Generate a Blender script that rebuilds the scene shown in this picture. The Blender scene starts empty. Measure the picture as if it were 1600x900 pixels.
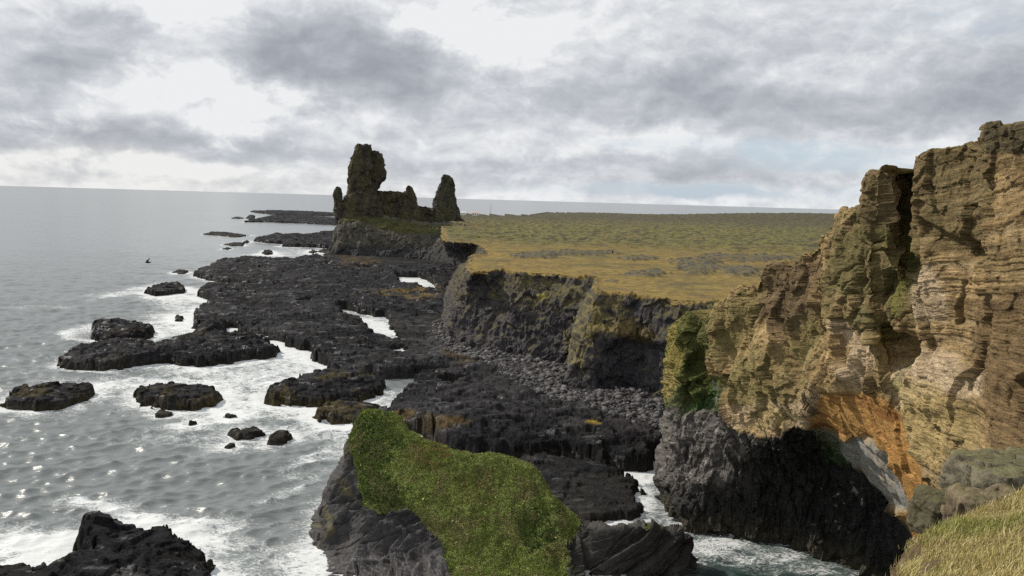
import bpy, bmesh, math, random
import numpy as np
from mathutils import Vector, Matrix

S = bpy.context.scene
COL = S.collection
rng = np.random.default_rng(7)
random.seed(7)
f32 = np.float32

# ------------------------------------------------------------------ camera
FPX, CAMZ = 1222.0, 41.0
ROLL, PITCH = math.radians(1.63), math.radians(6.43)
_f = np.array([0, math.cos(PITCH), -math.sin(PITCH)])
_r0 = np.array([1.0, 0, 0]); _u0 = np.array([0, math.sin(PITCH), math.cos(PITCH)])
_r = math.cos(ROLL) * _r0 + math.sin(ROLL) * _u0
_u = -math.sin(ROLL) * _r0 + math.cos(ROLL) * _u0
cam_d = bpy.data.cameras.new('camera'); cam = bpy.data.objects.new('camera', cam_d); COL.objects.link(cam)
cam_d.sensor_width = 36.0; cam_d.lens = 36.0 * FPX / 1600.0
cam_d.clip_start = 0.1; cam_d.clip_end = 200000
M = Matrix.Identity(4)
for i in range(3):
    M[i][0] = _r[i]; M[i][1] = _u[i]; M[i][2] = -_f[i]
M[2][3] = CAMZ
cam.matrix_world = M
S.camera = cam

# ------------------------------------------------------------------ light
SUN_AZ, SUN_EL = math.radians(-65), math.radians(40)      # azimuth from +Y, left is negative
sun_d = bpy.data.lights.new('sun', 'SUN'); sun = bpy.data.objects.new('sun', sun_d); COL.objects.link(sun)
sun_d.energy = 4.0; sun_d.angle = math.radians(0.6); sun_d.color = (1.0, 0.93, 0.82)
sdir = Vector((math.sin(SUN_AZ) * math.cos(SUN_EL), math.cos(SUN_AZ) * math.cos(SUN_EL), math.sin(SUN_EL)))
sun.rotation_euler = sdir.to_track_quat('Z', 'Y').to_euler()

S.view_settings.view_transform = 'Standard'; S.view_settings.look = 'None'
S.view_settings.exposure = 0.0; S.view_settings.gamma = 1.0
S.view_settings.use_curve_mapping = False
S.render.engine = 'CYCLES'
S.cycles.use_denoising = False
try:
    S.cycles.denoiser = 'OPENIMAGEDENOISE'; S.cycles.denoising_prefilter = 'ACCURATE'
except Exception:
    pass
S.cycles.max_bounces = 5; S.cycles.diffuse_bounces = 3; S.cycles.glossy_bounces = 2
S.cycles.transmission_bounces = 2; S.cycles.sample_clamp_indirect = 4.0; S.cycles.sample_clamp_direct = 1.3

# ------------------------------------------------------------------ pixel <-> world (1600 x 900 photo)
def ray(px, py):
    px = np.asarray(px, float); py = np.asarray(py, float)
    return (_f + ((px - 800) / FPX)[..., None] * _r + (-(py - 450) / FPX)[..., None] * _u)
def at_depth(px, py, d):            # d = distance along the level forward (+Y) axis
    R = ray(px, py); k = np.asarray(d, float) / R[..., 1]
    P = R * k[..., None]; P[..., 2] += CAMZ
    return P
def at_z(px, py, z):
    R = ray(px, py); k = (np.asarray(z, float) - CAMZ) / R[..., 2]
    P = R * k[..., None]; P[..., 2] += CAMZ
    return P
def to_px(P):
    Q = np.asarray(P, float).copy(); Q[..., 2] = Q[..., 2] - CAMZ
    a = Q @ _r; b = Q @ _u; c = Q @ _f
    c = np.where(np.abs(c) < 1e-6, 1e-6, c)
    return 800 + FPX * a / c, 450 - FPX * b / c
def poly_w(pts, z=1.0):
    a = np.array(pts, float)
    return at_z(a[:, 0], a[:, 1], z)[:, :2]

# ------------------------------------------------------------------ noise
_perm = rng.permutation(256).astype(np.int32)
_g = rng.normal(size=(256, 3)); _g = (_g / np.linalg.norm(_g, axis=1)[:, None]).astype(f32)
_j = rng.random((256, 4)).astype(f32)
def _h(ix, iy, iz):
    return _perm[(_perm[(_perm[ix & 255] + iy) & 255] + iz) & 255]
def perlin(x, y, z=0.0):
    x = np.asarray(x, f32); y = np.asarray(y, f32); z = np.broadcast_to(np.asarray(z, f32), x.shape)
    fx, fy, fz = np.floor(x), np.floor(y), np.floor(z)
    ix, iy, iz = fx.astype(np.int32), fy.astype(np.int32), fz.astype(np.int32)
    x = x - fx; y = y - fy; z = z - fz
    u = x * x * x * (x * (x * 6 - 15) + 10); v = y * y * y * (y * (y * 6 - 15) + 10); w = z * z * z * (z * (z * 6 - 15) + 10)
    out = 0
    for dx in (0, 1):
        wx = u if dx else 1 - u
        for dy in (0, 1):
            wy = wx * (v if dy else 1 - v)
            for dz in (0, 1):
                g = _g[_h(ix + dx, iy + dy, iz + dz)]
                out = out + wy * (w if dz else 1 - w) * (g[..., 0] * (x - dx) + g[..., 1] * (y - dy) + g[..., 2] * (z - dz))
    return out * 1.5
def fbm(x, y, z=0.0, o=4, gain=0.5, lac=2.03):
    s = 0; a = 1.0; n = 0; k = 1.0
    z = np.asarray(z, f32)
    for i in range(o):
        s = s + a * perlin(np.asarray(x) * k + 17.3 * i, np.asarray(y) * k - 9.1 * i, z * k + 5.7 * i); n += a
        a *= gain; k *= lac
    return s / n * 1.3
def ridged(x, y, z=0.0, o=4):
    s = 0; a = 1.0; n = 0; k = 1.0
    z = np.asarray(z, f32)
    for i in range(o):
        s = s + a * (1 - np.abs(perlin(np.asarray(x) * k + 31 * i, np.asarray(y) * k, z * k)) * 2); n += a
        a *= 0.5; k *= 2.1
    return s / n
def worley(x, y, z=None):
    x = np.asarray(x, f32); y = np.asarray(y, f32)
    three = z is not None
    z = np.asarray(z, f32) if three else np.zeros_like(x)
    fx, fy, fz = np.floor(x), np.floor(y), np.floor(z)
    f1 = np.full(x.shape, 9, f32); f2 = f1.copy(); rid = np.zeros(x.shape, f32)
    for dx in (-1, 0, 1):
        for dy in (-1, 0, 1):
            for dz in ((-1, 0, 1) if three else (0,)):
                h = _h((fx + dx).astype(np.int32), (fy + dy).astype(np.int32), (fz + dz).astype(np.int32))
                j = _j[h]
                d = (fx + dx + j[..., 0] - x) ** 2 + (fy + dy + j[..., 1] - y) ** 2
                if three: d = d + (fz + dz + j[..., 2] - z) ** 2
                d = np.sqrt(d)
                n = d < f1
                f2 = np.where(n, f1, np.minimum(f2, d)); rid = np.where(n, j[..., 3], rid); f1 = np.where(n, d, f1)
    return f1, f2, rid
def facet(x, y, z, s, k=1.0):
    """fractured rock: each cell is a tilted plane"""
    x = np.asarray(x, f32) / s; y = np.asarray(y, f32) / s; z = np.asarray(z, f32) / s
    fx, fy, fz = np.floor(x), np.floor(y), np.floor(z)
    f1 = np.full(x.shape, 9, f32); out = np.zeros(x.shape, f32)
    for dx in (-1, 0, 1):
        for dy in (-1, 0, 1):
            for dz in (-1, 0, 1):
                h = _h((fx + dx).astype(np.int32), (fy + dy).astype(np.int32), (fz + dz).astype(np.int32))
                j = _j[h]; g = _g[h]
                ax, ay, az = x - fx - dx - j[..., 0], y - fy - dy - j[..., 1], z - fz - dz - j[..., 2]
                d = ax * ax + ay * ay + az * az
                n = d < f1
                out = np.where(n, (g[..., 0] * ax + g[..., 1] * ay + g[..., 2] * az) * 1.3 * k + (j[..., 3] - .5) * .6, out); f1 = np.where(n, d, f1)
    return out * s
def sstep(a, b, x):
    t = np.clip((x - a) / (b - a), 0, 1); return t * t * (3 - 2 * t)
def sdpoly(x, y, poly, margin=None):
    """signed distance, positive inside"""
    x = np.asarray(x, float); y = np.asarray(y, float)
    if margin is not None:
        lo = poly.min(0) - margin; hi = poly.max(0) + margin
        m = (x > lo[0]) & (x < hi[0]) & (y > lo[1]) & (y < hi[1])
        out = np.full(x.shape, -float(margin))
        if m.any(): out[m] = np.maximum(sdpoly(x[m], y[m], poly), -margin)
        return out
    d = np.full(x.shape, 1e18); ins = np.zeros(x.shape, bool)
    n = len(poly)
    for i in range(n):
        ax, ay = poly[i]; bx, by = poly[(i + 1) % n]
        ex, ey = bx - ax, by - ay
        wx, wy = x - ax, y - ay
        t = np.clip((wx * ex + wy * ey) / (ex * ex + ey * ey + 1e-12), 0, 1)
        d = np.minimum(d, (wx - ex * t) ** 2 + (wy - ey * t) ** 2)
        if ay != by:
            c = ((ay > y) != (by > y)) & (x < ex * (y - ay) / (by - ay) + ax)
            ins ^= c
    d = np.sqrt(d)
    return np.where(ins, d, -d)
def pxmask(px, py, pts, soft=8, warp=None):
    """1 inside an outline traced on a rock face (rock kinds and painted shade), soft edge"""
    a = np.array(pts, float)
    if warp is not None: px = px + warp[0]; py = py + warp[1]
    return sstep(-soft, soft, sdpoly(px, py, a))
def mix(a, b, m):
    m = np.asarray(m)[..., None]; return a * (1 - m) + np.asarray(b, float) * m

# ------------------------------------------------------------------ mesh helpers
def mesh_obj(name, V, F, mat, parent=None, col=None, smooth=True, attrs=None, uvfree=True):
    V = np.ascontiguousarray(np.asarray(V, f32).reshape(-1, 3)); F = np.ascontiguousarray(np.asarray(F, np.int32))
    k = F.shape[1]
    me = bpy.data.meshes.new(name)
    me.vertices.add(len(V)); me.vertices.foreach_set('co', V.ravel())
    me.loops.add(F.size); me.loops.foreach_set('vertex_index', F.ravel())
    me.polygons.add(len(F)); me.polygons.foreach_set('loop_start', np.arange(0, F.size, k, dtype=np.int32))
    me.polygons.foreach_set('loop_total', np.full(len(F), k, np.int32))
    me.polygons.foreach_set('use_smooth', np.full(len(F), smooth, bool))
    me.update(calc_edges=True)
    if col is not None:
        a = me.color_attributes.new('Col', 'FLOAT_COLOR', 'POINT')
        c = np.ones((len(V), 4), f32); c[:, :3] = np.clip(np.asarray(col).reshape(-1, 3), 0, 1); a.data.foreach_set('color', c.ravel())
    for n, v in (attrs or {}).items():
        a = me.attributes.new(n, 'FLOAT', 'POINT'); a.data.foreach_set('value', np.ascontiguousarray(np.asarray(v, f32).ravel()))
    me.validate()
    me.materials.append(mat)
    o = bpy.data.objects.new(name, me); COL.objects.link(o)
    if parent is not None: o.parent = parent
    return o
def grid_faces(nr, nc, wrap=False):
    r = np.arange(nr - 1)[:, None]; c = np.arange(nc if wrap else nc - 1)[None, :]
    c1 = (c + 1) % nc
    return np.stack([r * nc + c, (r + 1) * nc + c, (r + 1) * nc + c1, r * nc + c1], -1).reshape(-1, 4)
def cull(V, F, keep_face, *arrs):
    F = F[keep_face]; used = np.zeros(len(V), bool); used[F.ravel()] = True
    idx = np.cumsum(used) - 1
    return (V[used], idx[F]) + tuple(a.reshape(len(V), -1)[used] for a in arrs)
def pchip(t, C, q):
    """monotone cubic along axis 0"""
    h = np.diff(t); sh = (-1,) + (1,) * (C.ndim - 1)
    d = np.diff(C, axis=0) / h.reshape(sh)
    m = np.zeros_like(C)
    if len(t) > 2:
        w1 = (2 * h[1:] + h[:-1]).reshape(sh); w2 = (h[1:] + 2 * h[:-1]).reshape(sh)
        p = d[:-1] * d[1:]
        with np.errstate(divide='ignore', invalid='ignore'):
            hm = (w1 + w2) / (w1 / d[:-1] + w2 / d[1:])
        m[1:-1] = np.where(p > 0, hm, 0)
    m[0] = d[0]; m[-1] = d[-1]
    i = np.clip(np.searchsorted(t, q, side='right') - 1, 0, len(t) - 2)
    s = ((q - t[i]) / h[i]).reshape(sh); hh = h[i].reshape(sh)
    return ((1 + 2 * s) * (1 - s) ** 2 * C[i] + s * (1 - s) ** 2 * hh * m[i] + s * s * (3 - 2 * s) * C[i + 1] + s * s * (s - 1) * hh * m[i + 1])
def loft(C, nr, nc, wr=None, wc=None):
    """C: rows x cols x 3 world control net -> nr x nc x 3; sample spacing follows chord length (or given weights)"""
    L0 = np.linalg.norm(np.diff(C, axis=0), axis=2).mean(1) if wr is None else np.asarray(wr, float)
    t = np.r_[0, np.cumsum(L0)]
    A = pchip(t, C, np.linspace(0, t[-1], nr))
    L1 = np.linalg.norm(np.diff(C, axis=1), axis=2).mean(0) if wc is None else np.asarray(wc, float)
    t = np.r_[0, np.cumsum(L1)]
    B = pchip(t, A.transpose(1, 0, 2).copy(), np.linspace(0, t[-1], nc))
    return B.transpose(1, 0, 2)
def normals(G):
    a = np.gradient(G, axis=1); b = np.gradient(G, axis=0)
    n = np.cross(a, b); n /= np.linalg.norm(n, axis=2)[..., None] + 1e-9
    return n
def net_px(cols):
    a = np.array(cols, float)                          # cols x rows x (px,py,depth)
    return at_depth(a[..., 0], a[..., 1], a[..., 2]).transpose(1, 0, 2)
def px_weights(C):
    px, py = to_px(C)
    wr = np.hypot(np.diff(px, axis=0), np.diff(py, axis=0)).mean(1) + 1
    wc = np.hypot(np.diff(px, axis=1), np.diff(py, axis=1)).mean(0) + 1
    return wr, wc
def tag(o, label=None, cat=None, group=None, kind=None):
    if label: o['label'] = label
    if cat: o['category'] = cat
    if group: o['group'] = group
    if kind: o['kind'] = kind
    return o
def empty(name, loc, label, cat, group=None):
    o = bpy.data.objects.new(name, None); COL.objects.link(o); o.location = loc; o.empty_display_size = 1
    return tag(o, label, cat, group)
def put(o, parent):
    """parent a world-space mesh under an Empty without moving it"""
    o.parent = parent; o.matrix_parent_inverse = Matrix.Translation(parent.location).inverted(); return o

# ------------------------------------------------------------------ node helpers
class NT:
    def __init__(s, tree): s.t = tree; s.n = tree.nodes; s.l = tree.links
    def new(s, typ, **kw):
        n = s.n.new(typ)
        for k, v in kw.items(): setattr(n, k, v)
        return n
    def _in(s, sock, v):
        if hasattr(v, 'is_linked') or isinstance(v, bpy.types.NodeSocket): s.l.new(v, sock)
        elif v is not None: sock.default_value = v
    def math(s, op, a, b=None, c=None, clamp=False):
        n = s.new('ShaderNodeMath', operation=op, use_clamp=clamp)
        s._in(n.inputs[0], a)
        if b is not None: s._in(n.inputs[1], b)
        if c is not None: s._in(n.inputs[2], c)
        return n.outputs[0]
    def vmath(s, op, a, b=None, scale=None):
        n = s.new('ShaderNodeVectorMath', operation=op)
        s._in(n.inputs[0], a)
        if b is not None: s._in(n.inputs[1], b)
        if scale is not None: s._in(n.inputs['Scale'], scale)
        return n.outputs['Value'] if op in ('LENGTH', 'DOT_PRODUCT', 'DISTANCE') else n.outputs[0]
    def noise(s, vec, scale, detail=4, rough=0.55, dist=0.0, color=False):
        n = s.new('ShaderNodeTexNoise'); s._in(n.inputs['Vector'], vec)
        n.inputs['Scale'].default_value = scale; n.inputs['Detail'].default_value = detail
        n.inputs['Roughness'].default_value = rough; n.inputs['Distortion'].default_value = dist
        return n.outputs['Color'] if color else n.outputs[0]
    def voro(s, vec, scale, feature='F1', rand=1.0):
        n = s.new('ShaderNodeTexVoronoi', feature=feature); s._in(n.inputs['Vector'], vec)
        n.inputs['Scale'].default_value = scale; n.inputs['Randomness'].default_value = rand
        return n.outputs['Distance']
    def smooth(s, v, a, b, lo=0.0, hi=1.0):
        n = s.new('ShaderNodeMapRange', interpolation_type='SMOOTHSTEP')
        s._in(n.inputs['Value'], v); s._in(n.inputs['From Min'], a); s._in(n.inputs['From Max'], b)
        s._in(n.inputs['To Min'], lo); s._in(n.inputs['To Max'], hi)
        return n.outputs[0]
    def lin(s, v, a, b, lo, hi):
        n = s.new('ShaderNodeMapRange')
        s._in(n.inputs['Value'], v); n.inputs['From Min'].default_value = a; n.inputs['From Max'].default_value = b
        n.inputs['To Min'].default_value = lo; n.inputs['To Max'].default_value = hi
        return n.outputs[0]
    def mixc(s, f, a, b, mode='MIX'):
        n = s.new('ShaderNodeMix', data_type='RGBA', blend_type=mode)
        s._in(n.inputs['Factor'], f)
        for k, v in ((6, a), (7, b)):
            if isinstance(v, tuple): n.inputs[k].default_value = (*v[:3], 1)
            else: s._in(n.inputs[k], v)
        return n.outputs[2]
    def comb(s, x, y, z):
        n = s.new('ShaderNodeCombineXYZ'); s._in(n.inputs[0], x); s._in(n.inputs[1], y); s._in(n.inputs[2], z); return n.outputs[0]
    def sep(s, v):
        n = s.new('ShaderNodeSeparateXYZ'); s._in(n.inputs[0], v); return n.outputs
    def bump(s, h, strength, dist, normal=None):
        n = s.new('ShaderNodeBump'); s._in(n.inputs['Height'], h)
        n.inputs['Strength'].default_value = strength; n.inputs['Distance'].default_value = dist
        if normal is not None: s._in(n.inputs['Normal'], normal)
        return n.outputs[0]
def material(name):
    m = bpy.data.materials.new(name); m.use_nodes = True; t = NT(m.node_tree)
    b = m.node_tree.nodes['Principled BSDF']
    return m, t, b
def rock_material(name, s1=1.2, s2=6.0, rough=0.9, bump=0.5, bd=0.25, spec=0.3, speck=None, var=0.5):
    """colour of the kind of rock comes with the mesh; grain, stain and relief are procedural"""
    m, t, b = material(name)
    g = t.new('ShaderNodeNewGeometry').outputs['Position']
    a = t.new('ShaderNodeVertexColor', layer_name='Col').outputs[0]
    n1 = t.noise(g, s1, 6, 0.62); n2 = t.noise(g, s2, 5, 0.6)
    k = t.math('MULTIPLY', t.lin(n1, 0.25, 0.75, 1 - var, 1 + var), t.lin(n2, 0.25, 0.75, 1 - var * .8, 1 + var * .8))
    c = t.vmath('SCALE', a, scale=k)
    if speck:
        c = t.mixc(t.math('MULTIPLY', t.smooth(t.noise(g, speck[1], 3, .6), speck[2], speck[2] + .06), speck[3]), c, speck[0])
    t._in(b.inputs['Base Color'], c)
    b.inputs['Roughness'].default_value = rough; b.inputs['Specular IOR Level'].default_value = spec
    h = t.math('ADD', t.noise(g, s1 * 1.3, 8, 0.68), t.math('MULTIPLY', n2, 0.5))
    t._in(b.inputs['Normal'], t.bump(h, bump, bd))
    return m
def plain(name, col, rough=0.8, var=0.25, scale=3.0, spec=0.3):
    m, t, b = material(name)
    g = t.new('ShaderNodeTexCoord').outputs['Object']
    n = t.noise(g, scale, 4)
    c = t.mixc(n, tuple(x * (1 - var) for x in col), tuple(min(1, x * (1 + var)) for x in col))
    t._in(b.inputs['Base Color'], c); b.inputs['Roughness'].default_value = rough; b.inputs['Specular IOR Level'].default_value = spec
    return m
def leaf_material(name):
    m, t, b = material(name)
    a = t.new('ShaderNodeVertexColor', layer_name='Col').outputs[0]
    t._in(b.inputs['Base Color'], a); b.inputs['Roughness'].default_value = 0.75; b.inputs['Specular IOR Level'].default_value = 0.2
    return m

# ------------------------------------------------------------------ sky
def build_world():
    W = bpy.data.worlds.new('World'); S.world = W; W.use_nodes = True
    t = NT(W.node_tree); t.n.clear()
    out = t.new('ShaderNodeOutputWorld'); bg = t.new('ShaderNodeBackground')
    t.l.new(bg.outputs[0], out.inputs[0])
    sky = t.new('ShaderNodeTexSky', sky_type='NISHITA', sun_disc=False)
    sky.sun_elevation = SUN_EL; sky.sun_rotation = SUN_AZ
    sky.air_density = 1.0; sky.dust_density = 1.5; sky.altitude = 40
    D = t.new('ShaderNodeTexCoord').outputs['Generated']
    nz = t.noise(D, 3.2, 6, 0.6, color=True)
    nz2 = t.noise(D, 11.0, 6, 0.62, color=True)
    off = t.vmath('ADD', t.vmath('SCALE', t.vmath('SUBTRACT', nz, (.5, .5, .5)), scale=0.16),
                  t.vmath('SCALE', t.vmath('SUBTRACT', nz2, (.5, .5, .5)), scale=0.07))
    Dw = t.vmath('ADD', D, off)
    def azel(v):
        x, y, z = t.sep(v)
        return t.math('ARCTAN2', x, y), t.math('ARCSINE', t.math('MAXIMUM', t.math('MINIMUM', z, 1.0), -1.0))
    az, el = azel(Dw)
    P = t.comb(az, el, 0.0)
    az2, el2 = azel(t.vmath('ADD', D, t.vmath('SCALE', off, scale=.38)))
    P2 = t.comb(az2, el2, 0.0)
    def blob(px, py, rx, ry, w, power=1.0):
        r = ray(px, py); r = r / np.linalg.norm(r)
        a0 = math.atan2(r[0], r[1]); e0 = math.asin(r[2])
        v = t.vmath('MULTIPLY', t.vmath('SUBTRACT', P2 if ry < 36 else P, (a0, e0, 0)), (FPX / rx, FPX / ry, 0))
        d = t.vmath('LENGTH', v)
        return t.smooth(d, 1.35, 0.25, 0.0, w)
    def total(bl):
        s = None
        for b in bl:
            v = blob(*b); s = v if s is None else t.math('ADD', s, v)
        return s
    dark = total([(545, 95, 150, 80, .95), (620, 75, 60, 70, .35), (430, 60, 110, 60, .25), (150, 85, 120, 60, .62), (30, 110, 60, 60, .25),
                  (990, 160, 170, 48, .62), (1090, 150, 70, 55, .30), (1370, 180, 330, 42, .60), (1250, 205, 200, 25, .25), (1560, 150, 120, 60, .3),
                  (760, 140, 110, 60, .35), (1240, 90, 260, 50, .22),
                  (300, 226, 230, 26, .85), (60, 220, 120, 22, .55), (40, 185, 60, 22, .4), (760, 260, 160, 22, .30), (620, 255, 70, 30, .3),
                  (1020, 262, 200, 22, .35), (1180, 275, 160, 20, .35), (1280, 290, 120, 20, .3), (860, 285, 200, 14, .2), (250, 20, 60, 30, -.1),
                  (-500, 120, 300, 90, .7), (2000, 150, 300, 90, .6), (800, -500, 700, 150, .5)])
    lite = total([(65, 205, 62, 24, .9), (150, 212, 18, 9, .6), (365, 222, 34, 22, .75), (300, 232, 40, 8, .45), (250, 215, 40, 14, .3), (320, 150, 190, 45, .65), (300, 10, 130, 40, .7), (690, 10, 90, 45, .9),
                  (230, 262, 260, 14, .6), (800, 45, 90, 55, .5), (440, 160, 80, 30, .4), (1340, 305, 22, 8, .5), (850, 245, 60, 12, .35), (1000, 240, 50, 12, .35), (1060, 225, 130, 10, .3)])
    x, y, z = t.sep(D)
    zz = t.math('ADD', t.math('MAXIMUM', z, 0.0), 0.16)
    Q = t.comb(t.math('DIVIDE', x, zz), t.math('DIVIDE', y, zz), 0.0)
    n1 = t.noise(Q, 0.75, 9, 0.55, 0.3); n2 = t.noise(Q, 2.6, 8, 0.6, 0.4)
    nn = t.math('ADD', t.math('MULTIPLY', n1, 0.65), t.math('MULTIPLY', n2, 0.35))
    gen = t.lin(nn, 0.36, 0.66, 0.32, 0.0)
    D2 = t.vmath('MULTIPLY', D, (1, 1, 1.9)); wz = t.vmath('SCALE', t.vmath('SUBTRACT', t.noise(D, 7.0, 4, .55, color=True), (.5, .5, .5)), scale=.10)
    D2 = t.vmath('ADD', D2, wz); D3 = t.vmath('ADD', D2, (-.010, .0, .020))
    n3 = t.noise(D2, 8.0, 10, .63); n3b = t.noise(D3, 8.0, 10, .63); n4 = t.noise(D2, 22.0, 8, .6)
    emb = t.math('SUBTRACT', n3b, n3)
    m = t.math('ADD', t.math('MULTIPLY', dark, t.lin(nn, 0.3, 0.7, .92, 0.60)), gen)
    m = t.math('SUBTRACT', m, t.math('MULTIPLY', lite, t.lin(n3, 0.35, 0.65, 0.1, .8)))
    m = t.math('ADD', m, t.math('ADD', t.math('ADD', t.lin(n3, .3, .7, .13, -.13), t.lin(n4, .25, .75, .10, -.10)), t.math('MULTIPLY', emb, 1.5)))
    m = t.math('TANH', t.math('MULTIPLY', t.math('MAXIMUM', m, 0.0), 1.12))
    ramp = t.new('ShaderNodeValToRGB'); t.l.new(m, ramp.inputs[0])
    e = ramp.color_ramp.elements; e[0].position = 0.0; e[0].color = (.91, .925, .94, 1)
    e[1].position = 1.0; e[1].color = (.285, .305, .36, 1)
    for p, c in ((0.2, (.785, .805, .83)), (0.45, (.63, .655, .695)), (0.75, (.465, .49, .54))):
        k = e.new(p); k.color = (*c, 1)
    # clear gaps low on the right and overhead, where the blue shows between clouds
    gap = total([(1230, 240, 220, 14, .8), (1300, 262, 180, 16, .7), (1230, 306, 220, 14, .85), (1000, 303, 240, 12, .7), (1010, 228, 90, 8, .6), (1560, 40, 130, 40, .35), (330, 240, 160, 10, .2)])
    gap = t.math('MULTIPLY', gap, t.lin(n3, 0.35, 0.65, 1.2, 0.2), clamp=True)
    skyc = t.mixc(0.75, t.vmath('SCALE', sky.outputs[0], scale=1.0), (5.9, 7.0, 8.1))
    cl = t.vmath('SCALE', ramp.outputs[0], scale=9.3)
    # warm pale strip of low cloud over the sea on the sun side
    warm = t.math('MULTIPLY', t.smooth(el, 0.075, 0.0), t.smooth(az, 0.05, -0.35))
    cl = t.mixc(warm, cl, t.vmath('MULTIPLY', cl, (1.02, 1.0, .965)))
    c = t.mixc(gap, cl, skyc)
    t.l.new(c, bg.inputs[0]); bg.inputs[1].default_value = 0.1
build_world()

# ================================================================== outlines on the water (photo pixels)
SHELF = [(300,428),(325,415),(345,408),(400,405),(445,408),(500,402),(512,396),(560,396),(640,392),(720,392),(760,400),(760,470),(800,520),(900,540),(1000,560),(1100,600),
         (1100,670),(1048,700),(1030,722),(1000,727),(960,724),(900,712),(860,706),(800,712),(740,708),(690,695),(640,668),(600,668),(575,650),(600,640),(628,612),
         (645,607),(640,596),(655,586),(700,582),(690,580),(650,583),(600,585),(560,583),(512,574),(508,566),(497,560),(487,555),(484,545),(465,540),(447,535),(443,529),(420,526),(412,520),
         (385,520),(370,514),(362,507),(330,511),(300,507),(303,486),(320,475),(335,468),(307,461),(313,448),(340,446),(375,449),(395,444),(370,439),(335,437)]
SHELF_FRONT = [(790,706),(850,710),(900,715),(960,727),(985,742),(1005,758),(1018,775),(1000,800),(970,814),(920,818),(850,800),(800,760)]
WEED_ROCK = [(405,622),(430,608),(470,593),(500,585),(545,587),(588,590),(606,606),(600,614),(565,626),(550,631),(510,634),(460,633),(420,629)]
BROWN_ROCK = [(487,650),(505,635),(530,628),(570,626),(610,640),(600,662),(560,664),(530,660),(505,662)]
POOLS = [([(535,480),(560,485),(585,492),(600,490),(607,500),(606,512),(622,522),(612,529),(590,520),(570,503),(540,494)], 0),
         ([(618,430),(650,431),(668,436),(680,446),(694,450),(690,455),(660,451),(630,444)], 0),
         ([(508,412),(525,414),(540,421),(520,421)], 0), ([(612,546),(630,539),(626,546),(616,550)], 0), ([(345,442),(372,440),(402,443),(398,447),(360,449),(340,447)], 0), ([(598,590),(645,588),(642,606),(612,609),(602,600)], 0), ([(470,470),(486,468),(482,473),(472,474)], 0), ([(700,598),(722,596),(716,602),(702,603)], 0), ([(560,418),(588,420),(575,424),(560,422)], 0)]
SKERRY = [  # outline, height, label
 ([(143,527),(145,513),(160,508),(185,506),(215,508),(236,514),(247,522),(232,530),(200,534),(170,536),(150,533)], 3.4, 'flat topped black rock island with a white wave bursting on its left end'),
 ([(86,573),(95,565),(115,556),(140,548),(180,540),(200,541),(240,545),(270,540),(300,532),(303,520),(325,513),(350,512),(353,525),(362,530),(385,527),(410,528),(437,548),(432,557),(380,562),(350,568),(310,572),(260,567),(230,570),(190,575),(150,577),(110,576)], 3.6, 'longest black rock island, low at its left end with a raised hump near the shelf'),
 ([(-8,634),(10,620),(55,610),(110,603),(150,611),(152,618),(100,635),(60,641),(20,638)], 2.2, 'brown black humped rock island cut by the left edge of the photo'),
 ([(207,622),(212,611),(245,605),(300,606),(348,612),(346,622),(330,635),(290,641),(250,638),(215,632)], 2.2, 'flat mossy brown rock island in foam, between the left edge island and the weedy rock'),
 ([(237,646),(255,640),(273,644),(262,651),(240,651)], 0.7, 'small black rock just below the flat mossy rock island'),
 ([(283,659),(300,654),(315,659),(302,665),(287,664)], 0.7, 'small oval black rock right of the one below the mossy island'),
 ([(342,650),(356,645),(372,649),(358,653)], 0.5, 'tiny black rock nearest the lower right corner of the mossy island'),
 ([(357,676),(378,671),(400,670),(413,676),(396,685),(372,684)], 0.9, 'lumpy black rock between two smaller rocks in open water'),
 ([(412,686),(428,676),(455,675),(464,682),(442,690),(416,691)], 1.0, 'long low black rock, rightmost of the little group before the grassy headland'),
 ([(349,696),(358,691),(370,693),(360,699)], 0.5, 'tiny round black rock, lowest of the little group of rocks'),
 ([(224,458),(235,449),(260,446),(283,447),(293,455),(270,460),(240,462)], 2.6, 'dark rock island under the pale gull with foam at its right end'),
 ([(269,499),(276,493),(288,496),(286,501),(274,501)], 1.2, 'small black rock in white foam left of the lava shelf corner'),
 ([(268,425),(280,422),(296,424),(290,427),(275,427)], 0.8, 'thin flat black rock off the far tip of the lava shelf'),
 ([(316,366),(330,363),(360,364),(386,368),(400,366),(372,371),(350,369)], 1.4, 'long thin far reef parallel to the horizon'),
 ([(346,382),(362,379),(383,380),(380,384),(360,384)], 1.2, 'low far rock below the long thin reef'),
 ([(378,379),(385,375),(391,378),(386,380)], 1.0, 'small far rock beside the tip of the middle reef'),
 ([(346,389),(356,386),(363,388),(356,390)], 0.8, 'tiny far rock, lowest left of the far rocks'),
 ([(408,396),(416,391),(426,393),(428,397),(416,398)], 1.8, 'humped dark rock in the bay between the reef and the shelf'),
 ([(480,394),(488,390),(497,393),(490,396)], 0.8, 'small dark rock in the inner bay by the stack foot'),
 ([(496,393),(505,389),(520,391),(512,396)], 1.0, 'dark rock touching the foot of the tall stack'),
 ([(361,341),(370,339),(383,341),(372,342)], 1.0, 'small rock at the left tip of the farthest reef'),
 ([(383,341),(390,336),(399,338),(398,342),(390,344)], 2.2, 'pointed dark rock at the end of the farthest reef'),
]
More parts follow.
